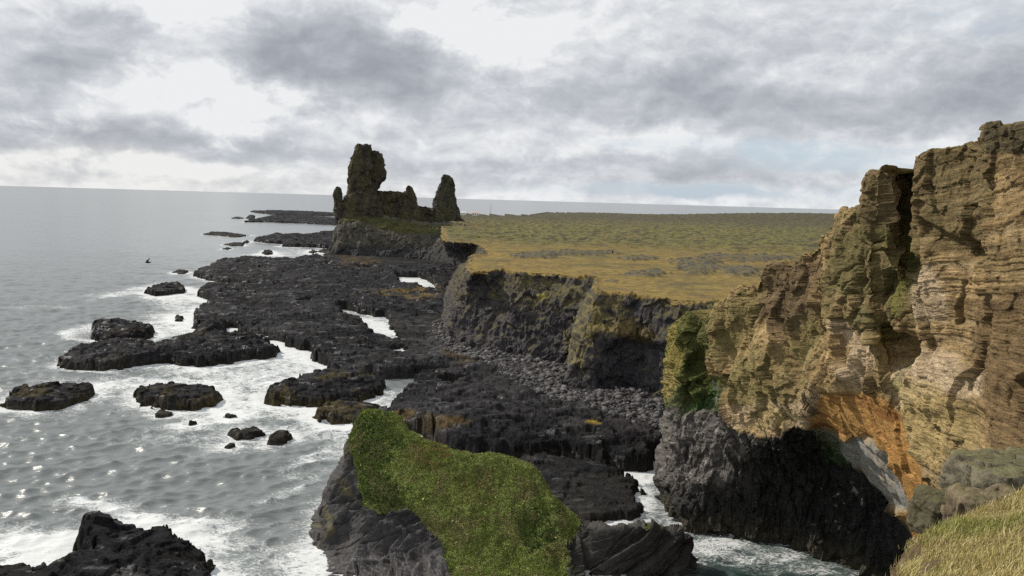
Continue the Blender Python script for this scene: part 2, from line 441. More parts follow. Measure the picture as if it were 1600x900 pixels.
REEFS = [
 ([(390,331),(420,330),(470,331),(525,334),(560,338),(560,343),(520,338),(470,336),(420,335),(400,333)], 3.0, 'farthest dark reef, a thin strip under the horizon left of the tall stack'),
 ([(380,347),(400,343),(425,338),(470,337),(525,342),(570,350),(570,358),(525,352),(470,349),(410,347)], 3.0, 'broad flat dark reef left of the tall stack, second below the horizon'),
 ([(395,377),(405,373),(430,367),(450,370),(480,369),(500,365),(560,366),(600,390),(520,388),(480,386),(440,385),(442,381),(420,380)], 3.4, 'dark reef joined to the foot of the tall stack at its left'),
]
FRONT_ROCK = [(-60,935),(-20,892),(0,886),(30,882),(60,880),(72,874),(112,874),(118,850),(128,836),(150,828),(200,834),(262,843),(300,852),(312,868),(335,880),(346,896),(346,930),(250,990),(-60,990)]
GREEN_FOOT = [(483,890),(486,830),(500,800),(530,760),(560,700),(640,690),(760,740),(860,790),(930,825),(1060,830),(1082,862),(1060,890),(1000,940),(900,990),(640,1060),(520,980)]
CLIFF_FOOT = [(1040,700),(1030,740),(1045,770),(1060,810),(1082,850),(1105,845),(1200,868),(1290,897),(1400,920),(1500,930),(1500,760),(1100,700)]

def rock_form(x, y, sd, h, seed=0.0, edge=1.1, blk=2.2, ter=0.55, dome=0.25, nsc=1.0):
    """height of sea-worn lava over its outline: steep jointed edges, ropy layered top broken by ledges and cracks"""
    h = np.asarray(h, float); sd0 = np.asarray(sd)
    wx = .9 * fbm(x / 4 + seed, y / 4, o=3); wy = .9 * fbm(x / 4, y / 4 + 7 + seed, o=3)
    sd = sd + nsc * (1.9 * fbm(x / 7 + seed, y / 7, o=3) + 0.8 * fbm(x / 1.6, y / 1.6 + seed, o=3))
    f1, f2, rid = worley((x + wx) / blk + seed, (y + wy) / (blk * 0.8) + seed)
    prof = sstep(-0.15 * nsc, edge * 1.5 * nsc, sd + (rid - .5) * 1.7 * nsc); prof = .5 * prof + .5 * (np.floor(prof * 3) + sstep(.2, .8, prof * 3 - np.floor(prof * 3))) / 3
    prof = prof * sstep(-1.5 * nsc, .6 * nsc, sd0)
    near = np.exp(-np.maximum(sd, 0) / 3.0)
    k = np.minimum(1, h / 3)
    rope = ridged((x + 2.5 * wx) / 13 + .2 * y / 9, (y + 2.5 * wy) / 6.5, seed, o=6)
    low = fbm(x / 22 + seed, y / 13, seed, o=4)
    top = h * (1 - dome * np.exp(-np.maximum(sd, 0) / (6.0 * nsc))) + k * nsc * (1.5 * low + .9 * (rope - .4)
          + (.15 + .4 * near) * (rid - .5) - (.05 + .25 * near) * np.exp(-(f2 - f1) / 0.06) + .20 * fbm(x / 1.3, y / 1.0, seed, o=4) + .13 * facet(x + wx, y + wy, seed + .0 * x, 4.5) + .12 * facet(x, y, seed + 0 * x, 1.7))
    q = (top + .35 * fbm(x / 3, y / 3, 2., o=2)) / ter; fl = np.floor(q); top = ter * (fl + sstep(0.3, .7, q - fl)) * 0.7 + top * 0.3
    return -1.6 + (top + 1.6) * prof, prof

def rock_colour(x, y, z, weedy=0.0, base=(.0165, .0165, .0192)):
    n = fbm(x / 9, y / 9, 3.3, o=4); n2 = fbm(x / 1.5, y / 1.5, z / 1.5, o=3)
    n0 = fbm(x / 28, y / 12, 6.1, o=4)
    c = np.broadcast_to(np.array(base), x.shape + (3,)) * (1.05 + .5 * n[..., None] + .45 * n2[..., None] + .8 * n0[..., None])
    c = mix(c, (.047, .046, .047), sstep(.15, .5, n0 + .5 * n2) * .6)
    c = mix(c, (.008, .008, .009), sstep(.1, .5, -n2 - .5 * n0) * .6)
    c = mix(c, (.036, .030, .016), np.clip(sstep(1.7, .3, z + .6 * n) * .75 * (.4 + weedy), 0, 1) )
    c = mix(c, (.055, .043, .017), np.clip(sstep(.05, .4, n + n2 * .5) * weedy, 0, .85))
    return c

def wet_patches(m):
    t = NT(m.node_tree); b = m.node_tree.nodes['Principled BSDF']
    g = t.new('ShaderNodeNewGeometry').outputs['Position']
    w = t.smooth(t.noise(t.vmath('MULTIPLY', g, (.35, .9, 1)), .55, 5, .6), .55, .68)
    t._in(b.inputs['Roughness'], t.lin(w, 0, 1, .85, .32)); t._in(b.inputs['Specular IOR Level'], t.lin(w, 0, 1, .10, .5))
    return m
MAT_SEAROCK = rock_material('sea_worn_lava', 0.9, 5.0, rough=0.8, bump=1.0, bd=0.45, spec=0.14, var=.7, speck=((.3, .3, .29), 1.6, .72, .5))
wet_patches(MAT_SEAROCK)
# ------------------------------------------------------------------ lava shelf
shelf_w = poly_w(SHELF, 1.2); front_w = poly_w(SHELF_FRONT, .6)
pools_w = [poly_w(p, 1.0) for p, _ in POOLS]
beach_px = [(690,490),(700,520),(745,543),(790,551),(850,558),(884,566),(880,606),(935,613),(1000,606),(1046,632),(1052,672),(1010,655),(930,634),(868,628),(826,603),(785,578),(740,562),(705,546),(682,528),(680,500)]
beach_w = poly_w(beach_px, 3.2)
def shelf_height(x, y):
    sd = sdpoly(x, y, shelf_w)
    for p in pools_w:
        sd = np.minimum(sd, -sdpoly(x, y, p, 12))
    px, py = to_px(np.stack([x, y, np.full_like(x, 1.5)], -1))
    h = 2.7 + 1.0 * fbm(x / 40, y / 40, 1.7, o=3) + .9 * pxmask(px, py, [(500,570),(780,560),(800,590),(700,585),(510,580)], 10)
    h = h + 1.0 * pxmask(px, py, [(640,650),(760,640),(1050,690),(1040,730),(860,715),(700,700)], 14) 
    h = h - 1.2 * pxmask(px, py, [(560,500),(700,480),(700,540),(640,560),(580,540)], 12)
    h = h + .8 * pxmask(px, py, [(330,408),(500,402),(600,418),(690,425),(640,440),(420,442)], 6) - 1.5 * pxmask(px, py, [(490,380),(760,380),(760,412),(620,416),(500,408)], 6)
    z, pr = 0, 0
    z1, p1 = rock_form(x, y, sd, h * 1.0, 0.0)
    z2, p2 = rock_form(x, y, sdpoly(x, y, front_w, 25), 1.3, 4.0)
    z = np.maximum(z1, z2)
    b = sstep(-3, 3, sdpoly(x, y, beach_w, 30))
    z = z * (1 - b * .75) + b * .75 * (3.0 + .4 * fbm(x / 6, y / 6, o=3))
    return z
px = np.arange(255, 1130, 1.35); dd = np.exp(np.arange(math.log(96), math.log(560), 0.0029))
a0 = (px - 800) / FPX
X = (a0[None, :] * dd[:, None]); Y = np.repeat(dd[:, None], len(px), 1)
Z = shelf_height(X.ravel(), Y.ravel()).reshape(X.shape)
qx, qy = to_px(np.stack([X, Y, np.maximum(Z, 0)], -1))
nz1 = fbm(X / 6, Y / 6, 8.8, o=4)
Cc = rock_colour(X, Y, Z, .12)
wp = (nz1 * 14, nz1 * 5)
ochre = pxmask(qx, qy, [(565,452),(600,455),(690,448),(692,462),(660,468),(600,462)], 4, wp)
Cc = mix(Cc, (.16, .11, .03), ochre * sstep(-.25, .3, nz1) * .8)
ochre2 = pxmask(qx, qy, [(585,655),(640,640),(690,650),(760,655),(700,672),(620,672)], 5, wp) + pxmask(qx, qy, [(530,393),(590,405),(600,412),(540,415)], 4, wp) + pxmask(qx, qy, [(680,540),(740,548),(780,560),(720,570)], 4, wp)
Cc = mix(Cc, (.09, .06, .02), np.clip(ochre2, 0, 1) * sstep(-.3, .3, nz1) * .7)
grey = pxmask(qx, qy, [(690,560),(900,600),(1040,650),(1040,700),(800,640),(680,600)], 20, wp)
Cc = mix(Cc, (.045, .041, .042), grey * sstep(-.1, .5, nz1 + .2) * .75)
yel = pxmask(qx, qy, [(915,655),(930,653),(934,659),(918,660)], 2, wp)
Cc = mix(Cc, (.3, .22, .03), yel * .8)
bch = sstep(-2, 2, sdpoly(X, Y, beach_w, 30))
Cc = mix(Cc, (.05, .047, .047), bch * .7)
V = np.stack([X, Y, Z], -1).reshape(-1, 3); Fc = grid_faces(*X.shape)
V, Fc, Cc = cull(V, Fc, V[Fc][:, :, 2].max(1) > -1.2, Cc)
o = mesh_obj('lava_shelf', V, Fc, MAT_SEAROCK, col=Cc)
tag(o, 'broad black lava shelf spread along the shore below the cliffs', 'rock shelf', kind='structure')

# ------------------------------------------------------------------ rocks standing in the water
ROCKS_W = []
def rock_island(name, pts, h, label, cat, group, zref=.4, weedy=.3, seed=0., step=None, **kw):
    W = poly_w(pts, zref); ROCKS_W.append(W)
    lo = W.min(0) - 2.5; hi = W.max(0) + 2.5
    d = max(60, W[:, 1].mean())
    sx = step or max(.14, d / 900.0); sy = step or max(.14, min(d / 600.0, (hi[1] - lo[1]) / 40))
    xs = np.arange(lo[0], hi[0], sx); ys = np.arange(lo[1], hi[1], sy)
    X, Y = np.meshgrid(xs, ys)
    sd = sdpoly(X, Y, W)
    z, p = rock_form(X, Y, sd, h, seed, edge=kw.get('edge', .9 if h > 1.5 else .7), blk=kw.get('blk', 2.0), dome=kw.get('dome', .5), nsc=float(np.clip(sd.max() / 2.6, .12, 1)))
    if 'extra' in kw: z = np.where(sd > -1, z + kw['extra'](X, Y) * p, z)
    c = rock_colour(X, Y, z, weedy)
    V = np.stack([X, Y, z], -1).reshape(-1, 3); F = grid_faces(*X.shape)
    V, F, c = cull(V, F, V[F][:, :, 2].max(1) > -.8, c)
    ctr = np.array([W[:, 0].mean(), W[:, 1].mean(), 0.0]); V = V - ctr
    o = mesh_obj(name, V, F, MAT_SEAROCK, col=c); o.location = ctr
    return tag(o, label, cat, group)
GS = 'rocks standing in the sea'
def rockhump(X, Y):
    qx, qy = to_px(np.stack([X, Y, np.full_like(X, 1.)], -1))
    return 2.6 * np.exp(-((qx - 328) / 26) ** 2 - ((qy - 524) / 9) ** 2) + .7 * np.exp(-((qx - 190) / 50) ** 2 - ((qy - 552) / 12) ** 2)
for i, (p, h, lab) in enumerate(SKERRY):
    rock_island('sea_rock', p, h * (1.5 if h < 1.1 else 1.0), lab, 'rock', GS, extra=(rockhump if i == 1 else (lambda X, Y: 0)), weedy=.75 if i in (2, 3) else .25, seed=i * 3.7)
for i, (p, h, lab) in enumerate(REEFS):
    rock_island('reef', p, h, lab, 'reef', None, seed=60 + i, weedy=.05, step=None, blk=4.0)
rock_island('sea_rock', WEED_ROCK, 2.6, 'dark rock with brown seaweed skirt beside the square pool', 'rock', GS, weedy=.9, seed=91)
rock_island('sea_rock', BROWN_ROCK, 2.0, 'brown weedy rock just behind the tip of the grassy headland', 'rock', GS, weedy=1.0, seed=95)
def hump(X, Y):
    qx, qy = to_px(np.stack([X, Y, np.full_like(X, 1.)], -1))
    return 1.4 * np.exp(-((qx - 140) / 40) ** 2 - ((qy - 845) / 18) ** 2) - 1.2 * sstep(120, 60, qx)
rock_island('sea_rock', FRONT_ROCK, 2.6, 'jagged black rock with a small puddle at the bottom left corner', 'rock', GS, weedy=.12, seed=99, step=.14, blk=1.7, dome=.35, extra=hump)
for W in (shelf_w, front_w, poly_w(GREEN_FOOT, 0.), poly_w(CLIFF_FOOT, 0.)): ROCKS_W.append(W)

# ------------------------------------------------------------------ sea
def build_sea():
    az = np.arange(math.radians(-44), math.radians(31), 0.0019)
    dd = np.exp(np.arange(math.log(58), math.log(1800), 0.0025))
    A, Dm = np.meshgrid(az, dd); X = Dm * np.tan(A); Y = Dm.copy()
    x = X.ravel(); y = Y.ravel(); d = np.hypot(x, y)
    r = np.random.default_rng(11)
    z = np.zeros_like(x); dx = np.zeros_like(x); dy = np.zeros_like(x)
    cell = d * 0.0025
    calm = sstep(70, 95, y) * 0 + 1
    for i in range(54):
        lam = 1.3 * (26 / 1.3) ** (i / 53.0)
        th = math.radians(10) + r.normal(0, .34) if lam > 6 else math.radians(12) + r.normal(0, .75)
        kx, ky = math.cos(th) * 2 * math.pi / lam, math.sin(th) * 2 * math.pi / lam
        # crests run left-right in the picture: travel direction mostly along the view
        kx, ky = -ky, kx
        amp = 0.0112 * lam ** 0.60 * (1 + 1.1 * math.exp(-(math.log(lam / 3.0) / .55) ** 2))
        w = np.clip((lam / (cell * 2.2) - 1.0), 0, 1) * amp * (1 - .8 * sstep(130, 800, d))
        ph = r.random() * 6.283
        arg = kx * x + ky * y + ph
        s, c = np.sin(arg), np.cos(arg); k = 2 * math.pi / lam
        z += w * c; dx -= w * s * kx / k * 0.7; dy -= w * s * ky / k * 0.8
    near = np.full(x.shape, -40.0)
    for W in ROCKS_W: near = np.maximum(near, sdpoly(x, y, W, 40))
    for W in pools_w: near = np.where(sdpoly(x, y, W, 12) > 0, -1.0, near)
    dist = np.maximum(-near, 0)
    damp = sstep(0, 6, dist) * .75 + .25
    z *= damp
    # foam: churned water about the rocks, streaks drawn out by the swell
    px, py = to_px(np.stack([x, y, np.zeros_like(x)], -1))
    n = fbm(x / 16, y / 16, o=4); n2 = fbm(x / 5, y / 9, 2.2, o=4); st = fbm(x / 30 + .5 * n, y / 7, 7.7, o=4)
    foam = 0.50 * np.exp(-dist / (1.6 + 2.4 * np.maximum(n + .5, 0))) + .30 * np.exp(-dist / 14.0) * (1 + n)
    def B(cx, cy, rx, ry, w, rot=0.0):
        a = math.radians(rot); u = (px - cx) * math.cos(a) + (py - cy) * math.sin(a); v = -(px - cx) * math.sin(a) + (py - cy) * math.cos(a)
        return w * np.exp(-(u / rx) ** 2 - (v / ry) ** 2)
    foam += (B(420, 600, 170, 70, .10) + B(330, 490, 80, 50, .1) + B(455, 560, 80, 30, .5) + B(440, 640, 130, 35, .34) + B(330, 590, 170, 22, .32) + B(400, 535, 60, 18, .4) + B(270, 470, 60, 22, .5) + B(280, 510, 60, 18, .5)
             + B(120, 523, 30, 10, .8) + B(60, 850, 120, 26, .75) + B(190, 800, 70, 12, .7, 15) + B(250, 830, 120, 10, .65, 8) + B(120, 782, 60, 9, .45) + B(330, 822, 60, 8, .45)
             + B(440, 770, 70, 14, .45, -28) + B(480, 720, 60, 12, .45, -28) + B(420, 870, 90, 30, .35) + B(540, 660, 40, 26, .35) + B(170, 600, 180, 12, .3) + B(180, 460, 90, 5, .42, -14)
             + B(90, 470, 100, 4, .3, -10) + B(60, 480, 80, 4, .28) + B(420, 400, 110, 5, .45) + B(460, 390, 60, 6, .4) + B(350, 350, 120, 3, .4) + B(330, 334, 90, 2.2, .4) + B(430, 360, 90, 3, .25)
             + B(650, 440, 40, 8, .3) + B(580, 500, 60, 20, .12) + B(1000, 740, 30, 14, .9) + B(1108, 858, 36, 14, .75) + B(1160, 876, 70, 12, .45) + B(1240, 893, 60, 8, .35) + B(620, 597, 40, 12, .06))
    foam += .26 * np.clip(st, 0, 1) * sstep(1200, 150, d) + .10 * n2 * sstep(40, 0, dist)
    calmpool = B(625, 598, 32, 14, 1.0)
    foam = foam * (1 - np.clip(calmpool, 0, 1) * .75)
    foam = foam * (1 - .35 * sstep(1030, 1090, px) * sstep(800, 840, py))
    foam = np.clip(foam * .93, 0, 1.0)
    z += .10 * np.clip(foam, 0, 1) * n2
    z += B(118, 523, 22, 5, .9)
    V = np.stack([x + dx, y + dy, z], -1)
    F = grid_faces(*X.shape)[:, ::-1]
    # the open sea round about and out to the horizon
    a2 = np.linspace(-math.pi, math.pi, 241)[:-1]; r2 = np.r_[2.0, 60, 200, 600, 1200, 1500, 1900, np.exp(np.linspace(math.log(2300), math.log(90000), 40))]
    A2, R2 = np.meshgrid(a2, r2); x2 = R2 * np.sin(A2); y2 = R2 * np.cos(A2)
    z2 = -1.6 * sstep(1790, 1500, R2) - .03
    V2 = np.stack([x2, y2, z2], -1).reshape(-1, 3); F2 = grid_faces(*A2.shape, wrap=True)[:, ::-1] + len(V)
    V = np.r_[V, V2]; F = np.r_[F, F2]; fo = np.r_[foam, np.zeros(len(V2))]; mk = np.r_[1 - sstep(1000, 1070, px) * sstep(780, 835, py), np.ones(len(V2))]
    m, t, b = material('sea_water')
    g = t.new('ShaderNodeNewGeometry').outputs['Position']
    fa = t.new('ShaderNodeAttribute', attribute_name='foam').outputs['Fac']
    gs = t.vmath('MULTIPLY', g, (1.0, 1.9, 1.0))
    lace = t.math('ABSOLUTE', t.math('SUBTRACT', t.noise(gs, .45, 7, .62, 1.2), .5))
    lace = t.math('SUBTRACT', 1.0, t.math('MULTIPLY', lace, 5.0))
    cl = t.noise(gs, .16, 8, .66, .6)
    lace2 = t.math('SUBTRACT', 1.0, t.math('MULTIPLY', t.math('ABSOLUTE', t.math('SUBTRACT', t.noise(gs, 1.15, 5, .6, 1.4), .5)), 5.5))
    p = t.math('ADD', t.math('MULTIPLY', cl, .62), t.math('ADD', t.math('MULTIPLY', lace, .34), t.math('MULTIPLY', lace2, .24)))
    fine = t.noise(gs, 2.2, 5, .65)
    p = t.math('ADD', p, t.math('MULTIPLY', t.math('SUBTRACT', fine, .5), .45))
    thr = t.math('SUBTRACT', 1.13, t.math('MULTIPLY', fa, .76))
    fm = t.smooth(p, t.math('SUBTRACT', thr, .10), t.math('ADD', thr, .20))
    fm = t.math('MULTIPLY', t.math('MULTIPLY', fm, .92), t.smooth(fa, .04, .22))
    thin = t.math('MULTIPLY', t.smooth(fa, .15, .95), .26)     # air bubbles under the surface
    deep = t.mixc(t.new('ShaderNodeAttribute', attribute_name='unshaded').outputs['Fac'], (.028, .050, .046), (.150, .166, .168))  # deeper green cove water, with shade and cliff reflection put into its colour
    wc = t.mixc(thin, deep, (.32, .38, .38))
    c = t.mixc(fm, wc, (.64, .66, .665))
    t._in(b.inputs['Base Color'], c)
    cd = t.vmath('LENGTH', g)
    t._in(b.inputs['Roughness'], t.math('ADD', t.math('MULTIPLY', fm, .5), t.lin(cd, 100, 600, .30, .20)))
    b.inputs['IOR'].default_value = 1.333; b.inputs['Specular IOR Level'].default_value = .5
    rip = t.math('ADD', t.math('MULTIPLY', t.noise(t.vmath('MULTIPLY', g, (.45, 1.1, 1.0)), 2.2, 2, .5), .45), t.math('MULTIPLY', t.noise(t.vmath('MULTIPLY', g, (.4, 1.1, 1)), .7, 3, .5), 1.3))
    rip = t.math('ADD', rip, t.math('MULTIPLY', fm, .25))
    rip = t.math('MULTIPLY', rip, t.lin(cd, 90, 600, .6, .03))
    t._in(b.inputs['Normal'], t.bump(rip, .7, .45))
    pass
    o = mesh_obj('sea', V, F, m, attrs={'foam': fo, 'unshaded': mk})
    tag(o, 'grey choppy sea with white foam reaching to the horizon', 'sea', kind='structure')
build_sea()

# ------------------------------------------------------------------ grassy lava plateau
EDGE = [(690,351),(697,378),(738,380),(766,396),(736,402),(728,412),(740,426),(785,423),(810,427),(860,428),(900,432),(936,437),(925,451),(932,457),(965,459),(1000,463),(1040,468),(1065,471),(1118,472),(1200,478),(1330,500)]
ZP = 21.6
edge_w = poly_w(EDGE, ZP)
plate_w = np.r_[edge_w, [[140, 120], [900, 400], [900, 1250], [190, 1500], [60, 1450], [20, 1120], [-60, 1100], [-110, 1060], [-75, 800], [-56, 665]]]
def plateau_height(x, y, sd):
    d = np.hypot(x, y)
    moss = sstep(290, 415, d + 45 * fbm(x / 60, y / 60, o=3))
    z = ZP - .0005 * np.maximum(d - 300, 0) - .0042 * np.maximum(d - 330, 0) * sstep(150, -40, x) + .5 * fbm(x / 40, y / 40, 1., o=4) + .12 * fbm(x / 4, y / 4, o=3)
    wx = 2.5 * fbm(x / 9, y / 9, 3., o=3)
    f1, f2, rid = worley((x + wx) / 5.5, (y - wx) / 7.5); h1, h2, hid = worley((x - wx) / 14, (y + wx) / 17)
    z = z + moss * 1.2 * (hid - .4) * sstep(.7, .2, h1)
    z = z + moss * (1.6 * (rid - .45) * sstep(.75, .2, f1) + .9 * fbm(x / 11, y / 11, 4., o=4) + .5 * ridged(x / 20, y / 20, 2., o=3) - .3)
    z = z + 11 * np.exp(-((x - 520) / 190) ** 2 - ((y - 1150) / 190) ** 2) + 5.5 * np.exp(-((x - 330) / 160) ** 2 - ((y - 1120) / 150) ** 2)
    hm = np.exp(-((x + 45) / 22) ** 2 - ((y - 585) / 34) ** 2); z = z + 3.2 * hm
    return z, moss
px = np.arange(600, 1700, 1.7); dd = np.r_[np.arange(128, 420, 1.05), np.exp(np.arange(math.log(420), math.log(1560), .0052))]
a0 = (px - 800) / FPX
X = a0[None, :] * dd[:, None]; Y = np.repeat(dd[:, None], len(px), 1)
sd = sdpoly(X, Y, plate_w) + .3 * fbm(X / 5, Y / 5, o=3)
Z, moss = plateau_height(X, Y, sd)
rockp = np.zeros_like(X)
qx, qy = to_px(np.stack([X, Y, Z], -1))
n = fbm(X / 9, Y / 9, 2., o=5); n2 = fbm(X / 2.2, Y / 2.2, 5., o=4); n3 = fbm(X / 45, Y / 45, 9., o=4)
for cx, cy, rx, ry in ((1010, 428, 32, 6), (1085, 410, 45, 6), (1095, 420, 40, 8), (1155, 425, 36, 8), (1125, 402, 40, 5), (1000, 404, 30, 3), (955, 439, 12, 3), (830, 400, 40, 4), (900, 396, 60, 4), (1180, 404, 60, 6)):
    rockp = np.maximum(rockp, np.exp(-((qx - cx) / rx) ** 2 - ((qy - cy) / ry) ** 2))
rk = sstep(.32, .62, rockp + .45 * n + .25 * n2) * (rockp > .08)
Z = Z + rk * (.5 + .8 * np.abs(n2))
Z = ZP + (Z - ZP) * sstep(-1, 9, sd) - .35 * sstep(2.5, 0, sd)
far = sstep(1090, 1130, Y + 60 * n3 + .0 * X); 
gold = np.array([.195, .138, .042]) * (1 + .38 * n[..., None] + .5 * n2[..., None])
gold = mix(gold, (.135, .112, .04), sstep(-.1, .5, n3)); gold = mix(gold, (.10, .078, .04), sstep(.0, .4, n + .4 * n3) * .6); gold = mix(gold, (.24, .18, .06), sstep(.1, .5, -n + .3 * n2) * .6)
gold = mix(gold, (.12, .085, .045), sstep(.25, .6, n2 + .4 * n) * .7)
gold = mix(gold, (.215, .15, .04), sstep(8, 1, sd) * .5)
wx = 2.5 * fbm(X / 9, Y / 9, 3., o=3)
f1, f2, rid = worley((X + wx) / 5.5, (Y - wx) / 7.5)
mo = np.array([.135, .122, .046]) * (1 + .4 * n[..., None] + .4 * n2[..., None])
mo = mix(mo, (.03, .03, .025), sstep(.36, .6, f1 + .45 * n2 + .3 * n) * .75)
mo = mix(mo, (.14, .10, .045), sstep(.1, .5, n3) * .45)
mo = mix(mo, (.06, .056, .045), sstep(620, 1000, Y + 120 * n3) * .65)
gold = mix(gold, (.095, .075, .036), sstep(.05, .4, fbm(X / 3.2, Y / 3.2, 1.1, o=4) + .5 * n) * .6)
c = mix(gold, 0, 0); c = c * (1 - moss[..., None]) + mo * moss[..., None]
c = mix(c, (.085, .085, .07), rk * sstep(-.5, .3, n2)); c = mix(c, (.03, .03, .026), rk * sstep(.1, .5, n2 - n * .3))
c = mix(c, (.05, .045, .04), sstep(-.5, -2.5, sd) * .8)
V = np.stack([X, Y, Z], -1).reshape(-1, 3); F = grid_faces(*X.shape)
V, F, c = cull(V, F, (sd.ravel()[F] > 1.0).all(1), c)
MAT_LAND = rock_material('heath', .45, 2.5, rough=.95, bump=.8, bd=.5, spec=.15, var=.35)
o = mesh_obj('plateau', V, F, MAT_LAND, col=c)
tag(o, 'flat heath of golden grass and green mossy lava on top of the cliffs', 'heath', kind='structure')

# ------------------------------------------------------------------ dark cliff below the plateau
def columnar(P, s=1.1, zs=.16):
    x, y, z = P[..., 0], P[..., 1], P[..., 2]
    w = .5 * fbm(x / 5, y / 5, z / 5, o=2)
    f1, f2, rid = worley(x / s + w, y / s + w, z * zs / s)
    g1, g2, r2 = worley(x / (s * .45) + w, y / (s * .45), z * zs * 1.6 / s)
    return (rid - .5) * .8 - .5 * np.exp(-(f2 - f1) / .08) + (r2 - .5) * .3
def plateau_cliff():
    cols = [ # top px,py | base px,py
     ((690,352),(690,396)), ((698,377),(704,405)), ((720,379),(712,416)), ((745,381),(716,424)), ((762,396),(712,432)), ((737,402),(704,446)), ((729,412),(697,468)),
     ((741,426),(694,505)), ((752,425),(700,524)), ((785,423),(748,541)), ((810,427),(792,549)), ((860,428),(842,556)), ((900,432),(872,560)), ((932,437),(888,562)),
     ((925,450),(884,585)), ((932,457),(884,606)), ((965,459),(930,611)), ((1000,463),(978,604)), ((1040,468),(1015,616)), ((1065,471),(1050,640)), ((1118,472),(1100,655)), ((1200,478),(1200,680))]
    tops = np.array([c[0] for c in cols], float); bas = np.array([c[1] for c in cols], float)
    T = at_z(tops[:, 0], tops[:, 1], ZP + .1); Bs = at_z(bas[:, 0], bas[:, 1], 2.6)
    inl = T - Bs; inl[:, 2] = 0; 
    away = np.gradient(T[:, :2], axis=0); nrm = np.stack([-away[:, 1], away[:, 0]], 1); nrm /= np.linalg.norm(nrm, axis=1)[:, None]
    nrm = np.c_[nrm, np.zeros(len(T))]                      # pointing inland
    R = [T + nrm * 4.0 + [0, 0, -.45], T + nrm * .3 + [0, 0, .0]]
    for f, zf in ((.10, .12), (.38, .30), (.62, .52), (.82, .78), (1.0, 1.0)):
        p = T.copy(); p[:, :2] = T[:, :2] * (1 - f) + Bs[:, :2] * f; p[:, 2] = T[:, 2] * (1 - zf) + Bs[:, 2] * zf
        R.append(p)
    R.append(Bs - nrm * .6 + [0, 0, -2.5])
    C = np.array(R)
    wr, wc = px_weights(C); wc[:5] *= 1.5
    G = loft(C, 150, 760, wr, wc)
    N = normals(G)
    if (N[:, :, :2] * nrm[len(nrm) // 2, :2]).sum(2).mean() > 0: N = -N
    x, y, z = G[..., 0], G[..., 1], G[..., 2]
    low = sstep(17, 11, z + 2 * fbm(x / 8, y / 8, o=2))
    s = np.linspace(0, 1, G.shape[1])[None, :] * 260
    d = 1.9 * fbm(x / 12, y / 12, z / 14, o=4) + .8 * columnar(G, 1.5, .22) * (.35 + .65 * low) + .3 * facet(x, y, z * .5, 2.2) + .55 * ridged(x / 3.5, y / 3.5, z / 3.5, o=3) - .3 + .3 * fbm(x / 1.1, y / 1.1, z / 1.1, o=3)
    rt = np.r_[0, np.cumsum(wr)]; rowf = np.interp(np.linspace(0, rt[-1], G.shape[0]), rt, np.arange(len(rt)))[:, None]
    d = d * (.12 + .88 * sstep(.2, 1.3, rowf))
    qx, qy = to_px(G)
    hol = pxmask(qx, qy, [(935,545),(985,528),(1040,545),(1040,615),(935,612)], 10) * 2.2
    P = G + N * (d - hol)[..., None]
    n = fbm(x / 5, y / 5, z / 5, o=5); n2 = fbm(x / 1.3, y / 1.3, z / 1.3, o=3)
    c = np.broadcast_to([.050, .046, .050], G.shape) * (1 + .45 * n[..., None] + .45 * n2[..., None])
    c = mix(c, (.11, .103, .105), sstep(.25, .6, n + .3 * n2) * low * .6)
    up = np.clip(normals(P) * np.sign((N * normals(G)).sum(2).mean()), -1, 1)[..., 2]
    veg = sstep(.05, .5, up * .6 + n * .55 + (1 - low) * .30 - .26)
    c = mix(c, (.10, .085, .026), veg * .85); c = mix(c, (.04, .035, .02), veg * sstep(.0, .5, n2) * .8)
    lip = sstep(1.35, 1.1, rowf + .5 * n); c = mix(c, (.19, .13, .037), lip * .95)
    but = pxmask(qx, qy, [(884,500),(930,458),(950,470),(930,530),(905,600),(888,590)], 8, (n * 14, n2 * 8))
    c = mix(c, (.15, .125, .045), but * sstep(-.3, .3, n + n2) * .8)
    gp = pxmask(qx, qy, [(930,505),(985,500),(1030,525),(1000,535),(940,520)], 6, (n * 14, n2 * 8)); c = mix(c, (.16, .12, .04), gp * .7)
    kn = pxmask(qx, qy, [(838,463),(850,458),(858,466),(848,473),(839,470)], 3, (n * 4, n2 * 3)); c = mix(c, (.2, .17, .045), kn)
    F = grid_faces(G.shape[0], G.shape[1])
    o = mesh_obj('shore_cliff', P, F, rock_material('dark_basalt', 1.0, 5.0, rough=.85, bump=.8, bd=.4, var=.5), col=c)
    tag(o, 'dark grey basalt cliff with mossy upper slope between golden heath and boulder beach', 'cliff')
plateau_cliff()

